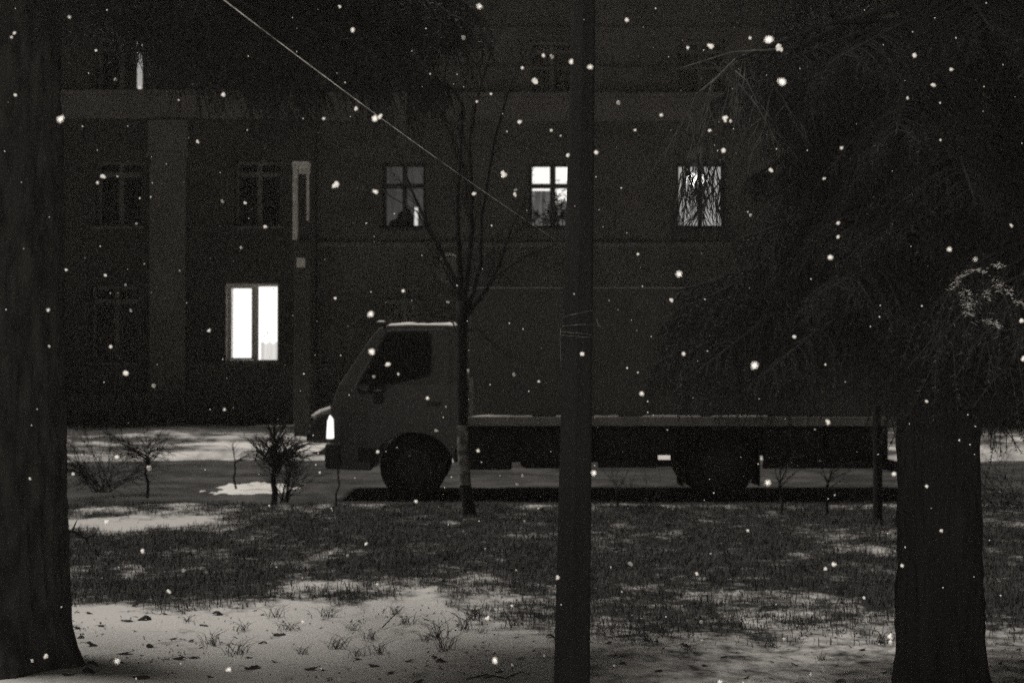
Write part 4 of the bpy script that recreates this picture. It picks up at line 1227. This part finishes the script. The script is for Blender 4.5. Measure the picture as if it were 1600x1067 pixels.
# ------------------------------------------------------------------ falling snow
FL = []
for s in range(6):
    r_ = random.Random(90 + s); bm = bmesh.new()
    for k in range(2 + s % 3):
        mt = Matrix.Translation(Vector((r_.uniform(-.38, .38), r_.uniform(-.3, .3), r_.uniform(-.3, .3))) * (1 if k else 0)) @ Matrix.Scale(r_.uniform(.25, .42) if k else .42, 4)
        bmesh.ops.create_icosphere(bm, subdivisions=1, radius=1, matrix=mt)
    for v in bm.verts: v.co += Vector((r_.uniform(-1, 1), r_.uniform(-1, 1), r_.uniform(-1, 1))) * .07
    me = bpy.data.meshes.new('snowflake'); bm.to_mesh(me); bm.free(); me.materials.append(M['flake']); me.polygons.foreach_set('use_smooth', [True] * len(me.polygons)); FL.append(me)
B_, D_, N_ = 3.2, 8.0, 2.1      # sharp bright flakes, dim far ones, near soft ones
flakes = [(92, 187, 13, N_), (106, 25, 4, B_), (148, 78, 5, B_), (20, 50, 5, B_), (15, 57, 5, B_), (22, 148, 6, B_), (178, 124, 8, D_), (217, 136, 6, B_), (348, 147, 8, B_), (307, 220, 6, B_), (160, 275, 8, B_), (151, 285, 6, B_), (347, 315, 8, D_), (382, 317, 5, B_), (413, 354, 5, B_), (376, 387, 4, B_), (197, 583, 10, B_), (240, 602, 8, D_), (173, 542, 7, B_), (204, 485, 8, D_), (196, 445, 6, D_), (327, 516, 5, B_), (351, 640, 4, B_), (183, 714, 9, B_), (234, 732, 10, D_), (115, 740, 6, B_), (48, 748, 5, B_), (167, 815, 9, B_), (224, 860, 8, B_), (288, 890, 11, D_), (264, 922, 6, B_), (185, 1031, 9, N_), (360, 1044, 9, N_), (215, 1058, 6, D_), (75, 1022, 7, B_), (77, 541, 5, B_), (75, 485, 5, B_), (102, 422, 4, B_), (164, 430, 5, B_),
          (530, 9, 5, B_), (550, 45, 8, B_), (505, 185, 5, B_), (526, 287, 11, B_), (585, 186, 10, B_), (592, 183, 8, B_), (588, 300, 8, B_), (556, 168, 6, B_), (748, 8, 10, N_), (724, 59, 9, D_), (835, 125, 11, B_), (849, 85, 6, B_), (816, 105, 6, B_), (893, 96, 10, B_), (923, 104, 9, N_), (864, 88, 8, D_), (811, 190, 6, B_), (787, 273, 10, B_), (804, 303, 7, B_), (740, 303, 6, B_), (862, 203, 5, B_), (767, 146, 5, B_), (745, 158, 5, B_), (932, 238, 8, B_), (888, 242, 7, B_), (967, 160, 10, D_), (993, 203, 4, B_), (980, 30, 8, B_), (1034, 179, 6, B_), (1112, 72, 9, B_), (1075, 73, 5, B_), (1204, 60, 15, N_), (1218, 72, 13, B_), (1224, 128, 12, N_), (1133, 184, 9, B_), (1142, 188, 5, B_), (1131, 235, 10, B_), (1110, 203, 5, B_), (1173, 58, 6, B_), (1431, 86, 9, B_), (1416, 130, 8, D_), (1460, 132, 7, B_), (1420, 153, 5, B_), (1488, 107, 5, B_), (1316, 231, 6, B_), (1206, 266, 7, B_), (1288, 279, 5, B_), (1173, 337, 7, D_), (1310, 349, 6, B_), (1310, 370, 5, B_), (1485, 390, 8, B_), (1471, 219, 4, B_), (1582, 353, 5, B_), (1299, 402, 9, B_), (1061, 428, 12, N_), (1050, 470, 6, B_), (997, 397, 5, B_), (1180, 570, 13, N_), (1068, 553, 8, B_), (1241, 526, 6, B_), (1525, 405, 6, N_), (1597, 501, 9, B_), (1598, 562, 7, B_), (1294, 660, 8, B_), (1447, 627, 5, B_), (1443, 608, 8, D_), (1003, 615, 7, B_), (803, 585, 10, D_), (842, 596, 4, B_), (580, 490, 12, N_), (580, 549, 12, N_), (606, 569, 7, B_), (585, 588, 6, D_), (622, 584, 4, B_), (668, 622, 6, B_), (697, 635, 6, D_), (701, 472, 7, D_), (650, 783, 6, B_), (590, 706, 5, B_), (747, 704, 6, B_), (1199, 754, 10, N_), (1396, 740, 8, B_), (1447, 760, 6, B_), (927, 738, 9, N_), (984, 879, 10, D_), (910, 553, 8, B_), (872, 901, 7, B_), (1088, 896, 5, B_), (1168, 828, 5, B_), (1110, 864, 5, D_), (1301, 881, 7, B_), (1288, 888, 5, B_), (1408, 883, 6, B_), (1349, 933, 6, B_), (1388, 993, 9, B_), (1390, 1001, 8, B_), (1224, 997, 9, D_), (1470, 828, 5, B_), (773, 1031, 11, N_), (762, 965, 8, B_), (800, 945, 5, B_), (807, 890, 5, D_), (544, 867, 8, D_), (590, 912, 4, B_), (474, 970, 6, B_), (572, 849, 5, B_), (1124, 1064, 6, B_), (959, 1038, 6, D_), (630, 455, 6, B_), (524, 466, 5, B_), (500, 738, 4, B_)]
n_big = len(flakes)
rr = random.Random(8)
while len(flakes) < 296:
    t = rr.random()
    flakes.append((rr.uniform(0, 1600), rr.uniform(0, 1067), rr.uniform(2.0, 3.6) if t < .8 else rr.uniform(4, 7), rr.uniform(3.5, 6.5) if t < .8 else rr.uniform(7, 10)))
for i, (px, py, sz, d) in enumerate(flakes):
    dd = d * (rr.uniform(.85, 1.15) if i < n_big else 1)
    k = sz * (1.0 if d == B_ else .75 if d == N_ else .85)
    p = at(px, py, dd); g_ = lawn_h(p.x, p.y) + .03
    if p.z < g_:
        dd = (CAM_Z - .12) * F / (py - 569) * .9; p = at(px, py, dd)
    o = link('snowflake', FL[rr.randrange(6)], None, loc=p); s = k / F * dd
    o.scale = (s, s, s * rr.uniform(.75, 1.25)); o.rotation_euler = (rr.uniform(0, 6), rr.uniform(0, 6), rr.uniform(0, 6))
    tag(o, 'white snowflake falling in mid-air', 'snowflake', 'falling snowflakes')
mb = MB()
for k in range(420):                                        # the finest flakes, beyond counting
    d = rr.uniform(4, 15); p = at(rr.uniform(-60, 1660), rr.uniform(-40, 800), d); r_ = rr.uniform(.0018, .0042)
    if p.z < .2: continue
    n0 = len(mb.v); mb.v += [tuple(p + Vector(q) * r_) for q in ((1, 0, 0), (-1, 0, 0), (0, 1, 0), (0, -1, 0), (0, 0, 1), (0, 0, -1))]
    mb.f += [(n0 + a, n0 + b_, n0 + c_) for a, b_, c_ in ((0, 2, 4), (2, 1, 4), (1, 3, 4), (3, 0, 4), (2, 0, 5), (1, 2, 5), (3, 1, 5), (0, 3, 5))]
tag(mb.build('falling_snow', M['flake'], None, smooth=True), kind='stuff')

# thin haze volume added to lift the darkest tones
hz = bpy.data.materials.new('black_lift_haze'); hz.use_nodes = True
hn, hk = hz.node_tree.nodes, hz.node_tree.links
hn.clear(); ho = hn.new('ShaderNodeOutputMaterial'); hv = hn.new('ShaderNodeVolumePrincipled')
hv.inputs['Color'].default_value = (0.97, 0.905, 0.82, 1); hv.inputs['Density'].default_value = 0.00038
hk.new(hv.outputs[0], ho.inputs['Volume'])
mb = MB(); mb.box(-425, 425, -425, 425, -1.1, 18.5)
tag(mb.build('added_haze', hz), kind='stuff')

scene.cycles.use_denoising = False
scene.cycles.sample_clamp_indirect = 2.0
scene.cycles.use_adaptive_sampling = True
scene.cycles.adaptive_threshold = 0.03
scene.cycles.adaptive_min_samples = 16
